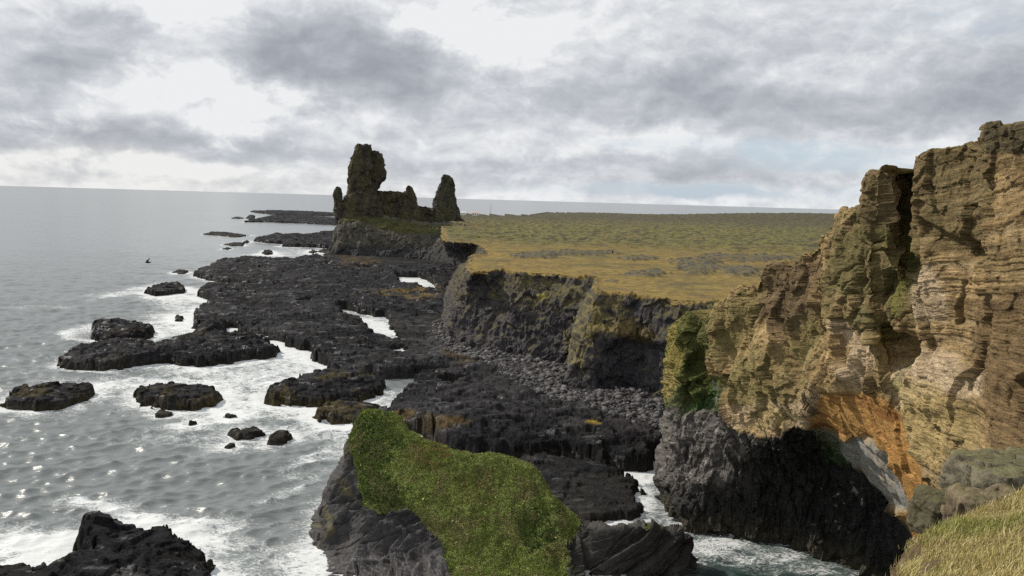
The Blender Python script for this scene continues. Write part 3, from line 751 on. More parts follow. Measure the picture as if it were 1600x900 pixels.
# ------------------------------------------------------------------ the two sea stacks
MAT_STACK = rock_material('old_plug_rock', .16, .8, rough=.9, bump=.9, bd=1.6, spec=.25, var=.45)
STK = (.062, .052, .034)
def body(name, rows, depth, thick, parent, bulge=0.0, n_a=130, n_z=130, amp=1.35, seed=0., base=STK, grass=0.0, back=0.0, cap=True):
    """upright rock from its left and right extents at each height; the depth of its plan follows the width"""
    a = np.array(rows, float)
    L = at_depth(a[:, 0], a[:, 2], depth); R = at_depth(a[:, 1], a[:, 2], depth)
    cx = (L[:, 0] + R[:, 0]) / 2; hw = (R[:, 0] - L[:, 0]) / 2; cz = (L[:, 2] + R[:, 2]) / 2
    t = np.r_[0, np.cumsum(np.abs(np.diff(cz)) + .3 * np.abs(np.diff(hw)) + .01)]
    q = np.linspace(0, t[-1], n_z)
    ctl = np.stack([cx, hw, cz], 1); ctl = pchip(t, ctl, q)
    th = np.linspace(0, 2 * math.pi, n_a, endpoint=False)
    cs, sn = np.cos(th), np.sin(th); e = .75
    sx = np.sign(cs) * np.abs(cs) ** e; sy = np.sign(sn) * np.abs(sn) ** e
    hd = np.maximum(ctl[:, 1] * thick[0], thick[1])
    G = np.stack([ctl[:, 0][:, None] + ctl[:, 1][:, None] * sx, depth + hd.mean() * 0 + back * (q / t[-1])[:, None] - hd[:, None] * -sy * 1.0 + 0 * sx, np.repeat(ctl[:, 2][:, None], n_a, 1)], -1)
    x, y, z = G[..., 0], G[..., 1], G[..., 2]
    N = np.stack([np.repeat((sx / 1.0)[None], n_z, 0), np.repeat(sy[None], n_z, 0), np.zeros((n_z, n_a))], -1)
    N /= np.linalg.norm(N, axis=2)[..., None]
    f1, f2, rid = worley(x / 6 + seed, y / 6, z / 7); g1, g2, r2 = worley(x / 2.6, y / 2.6, z / 3.2 + seed)
    d = amp * (1.1 * fbm(x / 9 + seed, y / 9, z / 13, o=4) + .7 * (rid - .5) - .35 * np.exp(-(f2 - f1) / .1) + .35 * (r2 - .5) + .35 * ridged(x / 5, y / 5, z / 9 + seed, o=3) - .2 + .3 * fbm(x / 1.6, y / 1.6, z / 1.6, o=3) + .16 * facet(x, y, z * .5, 4.0) + .16 * facet(x, y, z * .6, 1.6) - .25)
    sc = np.clip(ctl[:, 1] / 4.0, .15, 1)[:, None]
    P = G + N * (d * sc)[..., None]; P[..., 2] += 1.7 * sc * fbm(x / 3, y / 4, z / 4 + 9, o=3)
    n = fbm(x / 7, y / 7, z / 9, o=4); n2 = fbm(x / 2, y / 2, z / 2, o=3)
    c = np.broadcast_to(base, G.shape) * (1 + .5 * n[..., None] + .4 * n2[..., None])
    c = mix(c, (.06, .058, .05), sstep(.1, .5, n2) * .6); c = mix(c, (.065, .062, .02), sstep(.05, .5, n + .2) * .55)
    V = P.reshape(-1, 3); F = grid_faces(n_z, n_a, wrap=True)
    top = P[0].mean(0); V = np.r_[V, [top]]; ti = len(V) - 1
    j = np.arange(n_a); F = np.r_[F, np.stack([j, np.roll(j, -1), np.full(n_a, ti), np.full(n_a, ti)], 1)]
    cc = np.r_[c.reshape(-1, 3), [c[0, 0]]]
    # quads with a doubled apex -> triangles for clean faces
    Fq = F[:-n_a]; tri = np.r_[Fq[:, [0, 1, 2]], Fq[:, [0, 2, 3]], F[-n_a:][:, :3]]
    o = mesh_obj(name, V, tri, MAT_STACK, col=cc, smooth=True)
    return put(o, parent)
SD = 545
castle = empty('sea_stack', at_depth(600, 395, SD).tolist(), 'tall dark castle shaped sea stack with a high split tower and a long broken wall', 'sea stack')
body('tower', [(556,577,226),(555,580,230),(553,582,238),(550,583,248),(547,585,258),(544,586,270),(543,586,284),(543.5,586,297),(541,588,303),(538,592,312),(534,598,325),(530,605,345),(528,610,365)], SD, (.8, 4), castle, seed=1.)
body('tower', [(581,592,236),(579,596,243),(578,600,255),(578,602,264),(578,602,276),(578,599,285),(577,594,292),(574,591,298),(570,592,306),(566,600,325),(560,606,345)], SD + 2, (1.0, 4), castle, seed=5.)
body('pinnacle', [(526,530,292),(523,533,296),(521,535,303),(521,537,315),(522,540,327),(523.5,545,340),(525,548,355),(524.5,552,372),(518,556,386),(505,560,400)], SD - 6, (.9, 3), castle, seed=9., amp=1.1, base=(.05, .046, .04))
body('wall', [(588,612,299),(586,640,301),(583,646,304),(578,650,312),(574,654,320),(568,660,330),(560,668,345),(555,676,362)], SD + 6, (.22, 4), castle, seed=13., n_a=170)
body('pinnacle', [(637,641,290),(635,644,293),(634,646,298),(632,649,308),(628,652,318),(622,656,332),(616,662,350)], SD + 5, (.9, 3), castle, seed=17., amp=1.2)
body('wall', [(655,672,324),(648,686,328),(640,692,336),(636,698,348),(630,705,366)], SD + 10, (.3, 5), castle, seed=21., amp=1.3, base=(.05, .045, .03))
def castle_base():
    cols = [ # back foot of slope, ledge edge, mid, base, below
     [(531,344,SD),(526,352,SD-8),(523,362,SD-10),(520,376,SD-12),(512,392,SD-16),(500,404,SD-22)],
     [(545,334,SD-4),(534,344,SD-13),(530,360,SD-17),(528,378,SD-19),(526,398,SD-22),(524,408,SD-24)],
     [(575,332,SD-6),(556,348,SD-17),(552,362,SD-20),(550,380,SD-22),(550,400,SD-25),(550,410,SD-27)],
     [(605,338,SD-6),(592,354,SD-20),(588,366,SD-23),(586,384,SD-25),(585,401,SD-28),(585,412,SD-30)],
     [(640,344,SD-4),(630,361,SD-22),(628,372,SD-26),(626,386,SD-28),(625,402,SD-32),(625,413,SD-34)],
     [(668,346,SD),(664,363,SD-22),(662,374,SD-28),(660,388,SD-32),(660,403,SD-38),(660,413,SD-40)],
     [(700,347,SD+10),(696,362,SD-20),(694,374,SD-40),(692,390,SD-50),(690,406,SD-60),(690,415,SD-62)],
     [(728,349,SD+20),(722,362,SD-20),(716,374,SD-60),(712,390,SD-80),(710,408,SD-100),(710,416,SD-102)]]
    C = net_px(cols); wr, wc = px_weights(C)
    G = loft(C, 130, 330, wr, wc); N = normals(G)
    if N[..., 1].mean() > 0: N = -N
    x, y, z = G[..., 0], G[..., 1], G[..., 2]
    f1, f2, rid = worley(x / 5, y / 5, z / 8)
    d = 1.8 * fbm(x / 10, y / 10, z / 12, o=4) + 1.3 * (rid - .5) - .5 * np.exp(-(f2 - f1) / .1) + .8 * ridged(x / 4, y / 4, z / 9, o=3) - .5 + .4 * fbm(x / 1.8, y / 1.8, z / 1.8, o=2)
    qx, qy = to_px(G)
    P = G + N * d[..., None]
    n = fbm(x / 6, y / 6, z / 6, o=4); n2 = fbm(x / 1.8, y / 1.8, z / 1.8, o=3)
    c = np.broadcast_to([.085, .078, .062], G.shape) * (1 + .5 * n[..., None] + .45 * n2[..., None])
    c = mix(c, (.034, .034, .038), sstep(378, 390, qy + n * 8) * .8)
    led = pxmask(qx, qy, [(530,333),(560,334),(600,340),(660,350),(728,352),(728,366),(660,366),(620,362),(590,355),(560,345),(535,348)], 3, (n * 10, n * 4))
    c = mix(c, (.062, .062, .02), led * sstep(-.6, .2, n2 + .3)); c = mix(c, (.075, .068, .022), sstep(.1, .5, n + n2 * .3) * .55 * sstep(392, 372, qy))
    o = mesh_obj('base', P, grid_faces(*G.shape[:2]), MAT_STACK, col=c); put(o, castle)
castle_base()
SD2 = 640
stack2 = empty('sea_stack', at_depth(697, 347, SD2).tolist(), 'smaller pointed sea stack standing alone right of the castle shaped one', 'sea stack')
body('pinnacle', [(694,698,272.5),(692,702,275),(689.5,707,280),(688,709,286),(687,710,291),(685,711,297),(681,711.5,303),(679,712.5,312),(677,714,320),(676,716,328),(676,718,336),(680,722,342),(678,732,350),(670,742,358)], SD2, (.9, 4), stack2, seed=31., amp=1.7, base=(.062, .056, .042))

# ------------------------------------------------------------------ big tuff cliff on the right
def tuff_cliff():
    # each column: top edge, three face levels, lip, recess, wall, foot
    cols = [
     [(1047,520,132),(1047,545,132),(1044,575,130),(1042,610,129),(1040,650,128),(1036,700,126),(1030,745,124),(1026,775,120)],
     [(1058,503,112),(1054,535,111),(1048,570,109),(1044,610,107),(1042,655,106),(1036,705,105),(1030,752,104),(1034,792,102)],
     [(1074,489,106),(1072,530,105),(1062,575,103.5),(1056,615,102.5),(1054,660,101.5),(1050,715,100.5),(1046,770,99),(1060,815,97)],
     [(1096,500,104),(1096,540,104),(1088,585,102),(1082,625,100.5),(1080,670,99.5),(1078,725,98),(1076,785,96),(1082,855,94.5)],
     [(1112,486,97),(1114,528,97.5),(1112,572,97.5),(1110,616,97.5),(1108,665,97),(1106,725,96),(1104,785,95),(1106,865,94)],
     [(1122,474,92),(1122,520,92),(1126,570,92),(1128,618,91.5),(1132,662,92),(1134,725,94.5),(1134,790,94),(1136,872,93)],
     [(1150,452,87),(1152,505,87),(1156,560,86.5),(1160,618,86.5),(1165,680,87.5),(1168,735,93),(1168,795,93),(1168,885,92)],
     [(1180,444,82),(1184,500,81.5),(1188,555,81),(1192,615,81),(1198,684,83),(1202,735,91),(1202,800,92),(1202,895,91)],
     [(1192,419,79),(1198,480,78.5),(1206,545,77.5),(1212,610,77),(1222,676,79.5),(1228,728,89.5),(1228,800,91.5),(1228,905,90.5)],
     [(1240,408,73),(1246,475,72),(1250,540,71),(1252,600,71),(1258,660,74.5),(1268,712,87.5),(1268,800,89.8),(1268,915,87.6)],
     [(1266,394,70),(1272,460,68.5),(1278,530,67.5),(1282,590,67.5),(1290,646,70.5),(1302,705,85.5),(1304,800,88),(1304,920,85.8)],
     [(1292,360,66),(1296,435,65),(1302,515,64),(1308,585,64),(1318,655,66.5),(1334,728,79.5),(1338,810,85.5),(1338,930,83.5)],
     [(1322,329,61.5),(1322,415,60.5),(1328,500,60),(1334,585,60),(1350,670,61.5),(1368,750,73),(1372,815,82),(1372,940,81.5)],
     [(1343,332,58.5),(1342,410,58),(1348,495,57.5),(1356,585,57),(1380,685,58.5),(1400,775,66),(1404,830,77.5),(1404,950,79)],
     [(1348,300,56.5),(1350,385,56),(1358,480,55.5),(1372,580,55),(1396,690,56),(1418,790,60),(1424,845,74),(1424,960,82)],
     [(1358,272,55.5),(1366,360,55),(1376,465,55.5),(1392,575,55),(1412,695,54),(1432,795,56),(1440,855,66),(1444,960,76)],
     [(1382,270,51),(1390,365,51),(1400,465,54),(1412,570,54),(1428,690,52),(1446,790,52.5),(1456,860,58),(1462,960,66)],
     [(1430,268,53.2),(1424,365,53),(1428,470,52.6),(1440,570,51.5),(1452,690,48.5),(1464,780,48),(1474,860,50),(1484,960,56)],
     [(1434,243,47.5),(1434,350,47.5),(1444,460,48),(1460,560,48),(1474,680,45.5),(1484,770,44.5),(1494,850,45),(1504,960,48)],
     [(1470,232,45.5),(1474,350,45.3),(1482,455,45.3),(1496,560,45.5),(1508,670,43),(1514,760,41),(1522,850,40),(1530,960,41)],
     [(1505,227,43.8),(1508,345,43.3),(1512,450,43),(1522,560,43),(1534,668,40.5),(1540,750,38),(1546,850,37),(1550,960,37)],
     [(1537,213,42.2),(1530,340,41.2),(1530,445,41),(1538,555,41),(1548,665,38.5),(1556,745,36),(1562,850,34.5),(1566,960,34)],
     [(1542,197,38.5),(1545,330,38.7),(1548,440,38.5),(1552,550,38.2),(1562,660,36.5),(1570,740,34),(1578,850,32.5),(1584,960,32)],
     [(1568,198,37),(1572,325,37),(1576,440,36.8),(1582,550,36.4),(1590,655,35),(1596,735,32.5),(1604,850,31),(1610,960,30)],
     [(1610,193,35),(1614,320,34.8),(1618,440,34.4),(1622,550,34),(1630,655,32.5),(1640,735,30.5),(1648,850,29),(1652,960,28)],
     [(1700,178,31),(1706,320,30.8),(1712,440,30.4),(1718,550,30),(1726,655,29),(1734,735,27),(1744,850,26),(1748,960,25)],
     [(1860,158,26.5),(1868,320,26.3),(1876,440,26),(1884,550,25.6),(1892,655,25),(1902,735,23.5),(1912,850,22.5),(1920,960,22)]]
    C = net_px(cols)                                           # rows x cols x 3
    back = [(45, 12, -8), (16, 4, -3.0), (3.0, 1.0, .2), (.5, .15, .12)]
    top = C[0]; br = []
    for bx, by, bz in back:
        p = top + np.array([bx, by, bz])
        if bx > 10: p[:, 2] = np.maximum(np.minimum(p[:, 2], top[:, 2]), ZP - 2)
        br.append(p)
    C = np.concatenate([np.array(br), C], 0)
    wr, wc = px_weights(C); wr[:3] = [6, 8, 16]; wr[3] = 6
    wr[4:] *= 1.0; wc[-2:] *= .3
    nr, nc = 820, 900
    G = loft(C, nr, nc, wr, wc)
    N = normals(G)
    if N[nr // 2, :, 0].mean() > 0: N = -N
    rt = np.r_[0, np.cumsum(wr)]; rowf = np.interp(np.linspace(0, rt[-1], nr), rt, np.arange(len(rt)))[:, None]   # control row index
    x, y, z = G[..., 0].astype(f32), G[..., 1].astype(f32), G[..., 2].astype(f32)
    qx, qy = to_px(G)
    w1 = fbm(x / 7, y / 7, z / 7, o=4); w2 = fbm(x / 2.2, y / 2.2, z / 2.2, 4); w3 = fbm(x / .7, y / .7, z / .7, o=3)
    wp = (w1 * 26 + w2 * 12, w1 * 20 + w2 * 12)
    wps = (w1 * 10 + w2 * 7, w1 * 8 + w2 * 7)
    # rock kinds
    basalt = pxmask(qx, qy, [(1000,560),(1045,570),(1080,625),(1105,575),(1124,600),(1130,640),(1150,672),(1180,684),(1215,684),(1245,664),(1268,668),(1290,700),(1330,722),(1360,752),(1395,790),(1428,826),(1445,1000),(900,1000)], 4, wps)
    pillar = pxmask(qx, qy, [(1030,480),(1100,485),(1108,545),(1100,600),(1060,640),(1035,640)], 5, wps) * (1 - basalt * .0)
    slab = pxmask(qx, qy, [(1266,668),(1290,672),(1320,684),(1360,690),(1385,705),(1400,735),(1415,775),(1422,800),(1400,790),(1372,775),(1345,735),(1310,715),(1285,690)], 3, wps)
    orange = pxmask(qx, qy, [(1258,645),(1300,612),(1360,612),(1405,645),(1432,700),(1450,780),(1446,850),(1425,850),(1412,790),(1395,720),(1370,688),(1320,680),(1275,668)], 6, wps)
    tuff = 1 - np.clip(basalt + slab, 0, 1)
    onface = sstep(3.8, 5.1, rowf)
    # relief
    q = z + .10 * y - .05 * x + .5 * w1
    stra = perlin(x * .05, y * .05, q * 1.7) + .6 * perlin(x * .09, y * .09, q * 4.2 + 3) + .35 * perlin(x * .15, y * .15, q * 9.0)
    stra = np.tanh(stra * 2.2) * .5
    right = sstep(1400, 1480, qx); brown = pxmask(qx, qy, [(1530,470),(1620,440),(1700,640),(1640,740),(1560,720),(1545,640),(1530,560)], 12, wps)
    sa = tuff * (.05 + .075 * right + .06 * sstep(1180, 1100, qx))
    f1, f2, rid = worley(x / 3.4 + w2 * .3, y / 5.0, z / 3.2 + w1 * .5)
    g1, g2, r2 = worley(x / 1.2 + w2 * .3, y / 1.5, z / 1.2)
    blockz = pxmask(qx, qy, [(1290,340),(1340,325),(1440,420),(1440,540),(1300,560),(1270,470)], 25)
    fa = facet(x + .6 * w2, y + .6 * w2, z * .8 + .5 * w1, 3.6); fb_ = facet(x + .2 * w3, y, z, 1.25); fc_ = facet(x, y, z, .5)
    d = tuff * (.30 * w1 + .09 * w2 + .04 * w3 + .24 * fa + .15 * fb_ + .14 * fc_ - .35 * blockz * np.exp(-(f2 - f1) / .04)) * (1 - .55 * right)
    gul = fbm((y + x * .3 + .8 * z) / 8.0, z / 30 + w2 * .05, 3.0, o=2)
    d = d + tuff * (1 - right) * 1.5 * (.45 - np.abs(gul) * 1.7)
    d = d + sa * stra * 1.3
    col_b = columnar(G, 1.0, .2)
    d = d + basalt * (.55 * col_b + .38 * facet(x, y, z * .6, 1.7) + .2 * facet(x, y, z * .6, .6) + .4 * ridged(x / 2.2, y / 2.2, z / 5, o=3) + 1.1 * w1 + .5 * w2 + .12 * w3 - .4)
    d = d + pillar * (.35 * w2 + .25 * (r2 - .5))
    d = d + slab * (.35 * w2 + .3 * np.tanh(3 * perlin(x / 2.5, y / 2.5, z * .6)))
    # hollows and clefts that show in the face
    d = d - 1.5 * (1 + 1.5 * w2) * pxmask(qx, qy, [(1380,508),(1412,515),(1432,545),(1410,568),(1388,556)], 12, wp)
    d = d - 1.3 * pxmask(qx, qy, [(1499,440),(1508,440),(1506,506),(1498,506)], 3)
    d = d - .9 * pxmask(qx, qy, [(1180,440),(1196,425),(1230,420),(1225,455),(1190,470)], 8, wps)
    d = d - .7 * pxmask(qx, qy, [(1437,345),(1480,365),(1530,385),(1545,410),(1500,405),(1440,375)], 7, wps)
    d = d - 1.6 * pxmask(qx, qy, [(1060,600),(1085,560),(1104,545),(1110,640),(1070,650)], 9, wps)
    d = d + .7 * pxmask(qx, qy, [(1542,196),(1700,180),(1700,235),(1545,238)], 5) * .4
    d = d + .5 * pxmask(qx, qy, [(1400,600),(1480,545),(1540,590),(1545,640),(1450,650)], 12, wps)
    d = d * (1 - .75 * orange)
    d = d * (.15 + .85 * onface) + tuff * (1 - onface) * sstep(2.4, 3.6, rowf) * (.12 * fb_ + .22 * fc_ + .06 * fa + .10 * stra - .06) 
    P = G + N * d[..., None]
    # colours of the rock, with shade of the upper cliff painted in
    n = w1; 
    c = np.broadcast_to([.36, .252, .125], G.shape) * (1 + .30 * w2[..., None] + .25 * n[..., None] + .22 * w3[..., None])
    run = fbm((y + .35 * z) / 1.3, x / 1.3, z / 11, o=4); run2 = fbm((y + .3 * z) / 4, x / 4 + 5, z / 18, o=3)
    c = mix(c, (.12, .088, .05), sstep(.12, .5, run) * .45 * (1 - .6 * right)); c = mix(c, (.45, .34, .18), sstep(.1, .45, -run) * .45 * (1 - .5 * right)); c = mix(c, (.23, .18, .082), sstep(.05, .45, run2) * .45)
    c = mix(c, (.17, .118, .06), sstep(-.05, .35, stra) * (.25 + .45 * right))
    c = mix(c, (.34, .26, .15), sstep(.15, .45, -stra) * (.2 + .45 * right))
    olive = pxmask(qx, qy, [(1296,350),(1345,320),(1420,330),(1440,420),(1400,520),(1330,520),(1290,450)], 22, wp)
    c = mix(c, (.125, .113, .05), olive * sstep(-.5, .25, w2 + .25) * .85)  # olive rock, deepened to carry the shade of the upper cliff
    ol2 = pxmask(qx, qy, [(1230,480),(1275,470),(1290,540),(1265,620),(1225,600)], 14, wp) + pxmask(qx, qy, [(1140,560),(1215,540),(1220,650),(1140,640)], 16, wp) + pxmask(qx, qy, [(1105,480),(1185,445),(1190,540),(1110,560)], 14, wp)
    c = mix(c, (.185, .16, .066), np.clip(ol2, 0, 1) * sstep(-.5, .2, w2 + .2) * .8)
    br = pxmask(qx, qy, [(1180,425),(1240,405),(1270,400),(1275,470),(1215,520),(1185,500)], 12, wp)
    c = mix(c, (.105, .076, .046), br * .8)  # brown rock, darkened further for the shade up there
    c = mix(c, (.17, .115, .06), brown * .75)
    c = mix(c, (.17, .132, .066), pxmask(qx, qy, [(1440,235),(1545,200),(1545,420),(1440,380)], 12, wps) * .85); c = mix(c, (.15, .115, .06), pxmask(qx, qy, [(1345,265),(1440,260),(1440,360),(1350,360)], 12, wps) * .8)  # shade on the upper block faces put into the colour
    c = mix(c, (.085, .075, .045), pxmask(qx, qy, [(1542,190),(1700,170),(1700,245),(1545,240)], 5, wps) * .85)  # shade of the overhanging cap painted as a dark band
    pink = pxmask(qx, qy, [(1420,430),(1455,415),(1482,470),(1478,505),(1430,500)], 8, wps) + pxmask(qx, qy, [(1385,590),(1440,545),(1500,555),(1545,590),(1545,620),(1470,620),(1400,640)], 9, wps) + pxmask(qx, qy, [(1325,510),(1355,515),(1352,600),(1325,600)], 8, wp) + pxmask(qx, qy, [(1130,640),(1240,625),(1262,600),(1290,620),(1262,660),(1215,682),(1150,668)], 8, wps) * .6
    c = mix(c, (.54, .42, .28), np.clip(pink, 0, 1) * sstep(-.6, .15, w2 + .15) * .85)
    yl = pxmask(qx, qy, [(1395,595),(1450,590),(1520,640),(1530,690),(1480,740),(1430,720),(1410,650)], 14, wp) + pxmask(qx, qy, [(1180,640),(1240,640),(1225,678),(1165,676)], 7, wps)
    c = mix(c, (.41, .315, .14), np.clip(yl, 0, 1) * .65)
    lich = pxmask(qx, qy, [(1385,420),(1420,410),(1405,520),(1370,540)], 10, wp) + pxmask(qx, qy, [(1395,590),(1440,585),(1440,615),(1400,615)], 8, wp) + pxmask(qx, qy, [(1400,305),(1430,330),(1430,420),(1400,420)], 12, wp)
    c = mix(c, (.19, .18, .055), np.clip(lich, 0, 1) * sstep(-.4, .3, w2) * .8)
    c = mix(c, (.46, .235, .068), orange * (.75 + .25 * w2)); c = mix(c, (.22, .10, .035), orange * sstep(.1, .4, stra) * sstep(700, 660, qy) * .8)
    c = mix(c, (.27, .262, .235), slab * (1 - .35 * sstep(0, .5, w2)))
    bl = np.broadcast_to([.022, .021, .020], G.shape) * (1 + .5 * w2[..., None] + .4 * w3[..., None])
    leftb = pxmask(qx, qy, [(1020,590),(1130,600),(1175,690),(1160,760),(1060,770),(1020,740)], 20, wp)
    bl = mix(bl, (.11, .10, .09), leftb * sstep(-.6, .3, w2 + .25)); bl = mix(bl, (.33, .31, .28), leftb * sstep(.25, .5, w3 + .3 * w2) * .6)
    guano = pxmask(qx, qy, [(1190,690),(1250,690),(1225,740),(1185,750)], 12, wp) + pxmask(qx, qy, [(1270,760),(1345,760),(1350,830),(1275,825)], 15, wp)
    bl = mix(bl, (.42, .37, .32), np.clip(guano, 0, 1) * sstep(.30, .46, w3 * .7 + w2 * .5) * .8)
    bl = mix(bl, (.06, .052, .03), sstep(3.5, .5, z + w1) * .6)
    c = c * (1 - basalt[..., None]) + bl * basalt[..., None]
    gr = pxmask(qx, qy, [(1062,650),(1085,560),(1108,560),(1112,600),(1095,640)], 8, wps) + pxmask(qx, qy, [(1100,590),(1128,590),(1126,650),(1108,640)], 6, wps) * sstep(0, .3, w2 + .1) + pxmask(qx, qy, [(1272,668),(1310,690),(1330,730),(1290,720)], 6, wps) * .6 + pxmask(qx, qy, [(1390,560),(1440,565),(1440,590),(1395,588)], 5, wps) * sstep(.0, .3, w2)
    c = mix(c, (.055, .10, .022), np.clip(gr, 0, 1) * .9)
    c = mix(c, (.075, .085, .026), pillar * .9); c = mix(c, (.24, .19, .06), pillar * pxmask(qx, qy, [(1030,490),(1066,488),(1058,600),(1040,690),(1020,690)], 3, wps) * .9)  # green pillar; its sunlit left edge is painted in yellow
    turf = sstep(3.75, 3.2, rowf + .2 * w2)
    c = mix(c, (.16, .122, .042), turf * .92)
    F = grid_faces(nr, nc)
    root = empty('tuff_cliff', G[-3, nc // 2].tolist(), 'high layered tan and orange tuff cliff over black basalt along the right side', 'cliff')
    # the tuff, the basalt under it and the turf on top are faces of one rock mass, split by kind
    fb = basalt.reshape(-1)[F].mean(1) > .5; ft = (turf.reshape(-1)[F].mean(1) > .5) & ~fb
    mt, t, b = material('layered_tuff')
    g = t.new('ShaderNodeNewGeometry').outputs['Position']; a = t.new('ShaderNodeVertexColor', layer_name='Col').outputs[0]
    gx, gy, gz = t.sep(g); q_ = t.math('ADD', gz, t.math('ADD', t.math('MULTIPLY', gy, .10), t.math('MULTIPLY', gx, -.05)))
    q_ = t.math('ADD', q_, t.math('MULTIPLY', t.noise(g, .25, 3), 1.2))
    bed = t.noise(t.comb(t.math('MULTIPLY', gx, .10), t.math('MULTIPLY', gy, .10), q_), 5.0, 6, .7)
    bed2 = t.noise(t.comb(t.math('MULTIPLY', gx, .25), t.math('MULTIPLY', gy, .25), t.math('MULTIPLY', q_, 3.0)), 5.0, 3, .6)
    n1 = t.noise(g, 1.3, 7, .65); n2 = t.noise(g, 7, 6, .65)
    fr = t.smooth(t.voro(t.vmath('ADD', g, t.vmath('SCALE', t.noise(g, 1.2, 3, color=True), scale=.8)), .55, 'DISTANCE_TO_EDGE'), 0.0, .035)
    rgt = t.math('ADD', .35, t.math('MULTIPLY', t.smooth(gy, 62, 44), .65))
    k = t.math('MULTIPLY', t.lin(n1, .25, .75, .7, 1.3), t.lin(n2, .25, .75, .68, 1.32))
    k = t.math('MULTIPLY', k, t.math('ADD', 1.0, t.math('MULTIPLY', t.lin(bed, .3, .7, -.6, .6), rgt)))
    k = t.math('MULTIPLY', k, t.math('ADD', .9, t.math('MULTIPLY', fr, .10)))
    t._in(b.inputs['Base Color'], t.vmath('SCALE', a, scale=k)); b.inputs['Roughness'].default_value = .95; b.inputs['Specular IOR Level'].default_value = .1
    h = t.math('ADD', t.math('ADD', n1, t.math('MULTIPLY', n2, .5)), t.math('ADD', t.math('MULTIPLY', t.math('ADD', bed, t.math('MULTIPLY', bed2, .4)), t.math('MULTIPLY', rgt, 1.3)), t.math('MULTIPLY', fr, .12)))
    t._in(b.inputs['Normal'], t.bump(h, 1.0, .28))
    mb = rock_material('black_basalt', 1.5, 7.0, rough=.75, bump=.9, bd=.3, spec=.25, var=.55)
    Vp = P.reshape(-1, 3)
    for nm, k, mm in (('tuff_face', ~fb & ~ft, mt), ('basalt_wall', fb, mb), ('turf_top', ft, MAT_LAND)):
        v2, f2_, c2 = cull(Vp, F, k, c)
        put(mesh_obj(nm, v2, f2_, mm, col=c2), root)
    return P, N, qx, qy, gr, pillar, turf
CL = tuff_cliff()

# ------------------------------------------------------------------ green headland rock in the foreground
def tufts(P, N, n, size, cols, seed, lift=.6, weights=None, name='foliage', parent=None, mat=None, spread=.9, kind=None, tri=3, aspect=.35):
    """leaf sized blades and leaves scattered over a surface given as sample points"""
    r = np.random.default_rng(seed)
    p = weights / weights.sum() if weights is not None else None
    i = r.choice(len(P), n, p=p); B = P[i] + r.normal(0, size * .35, (n, 3)) * [1, 1, .25]
    s = size * np.exp(r.normal(0, .35, n))
    V = []; Cc = []
    base = np.asarray(cols)[r.integers(0, len(cols), n)] * np.exp(r.normal(0, .22, (n, 1)))
    clump = fbm(B[:, 0] / (size * 7), B[:, 1] / (size * 7), B[:, 2] / (size * 7), o=3)
    s = s * (1 + .55 * clump); base = base * (1 + .45 * clump[:, None])
    for k in range(tri):
        up = N[i] * lift + [0, 0, .55] + r.normal(0, spread, (n, 3)); up /= np.linalg.norm(up, axis=1)[:, None]
        sd = np.cross(up, r.normal(size=(n, 3))); sd /= np.linalg.norm(sd, axis=1)[:, None]
        h = (s * r.uniform(.6, 1.2, n))[:, None]; w = h * aspect
        b0 = B + r.normal(0, size * .25, (n, 3)) * [1, 1, .2] - up * h * .15
        V.append(np.stack([b0 - sd * w, b0 + sd * w, b0 + up * h * .65 + sd * w * .8, b0 + up * h], 1)); 
        cc = base * np.exp(r.normal(0, .12, (n, 1))); Cc.append(np.repeat(cc[:, None, :], 4, 1))
    V = np.concatenate(V).reshape(-1, 3); Cc = np.concatenate(Cc).reshape(-1, 3)
    F = np.arange(len(V)).reshape(-1, 4)
    o = mesh_obj(name, V, F, mat, col=Cc, smooth=False)
    if parent: put(o, parent)
    if kind: tag(o, kind=kind)
    return o
MAT_LEAF = leaf_material('leaves')
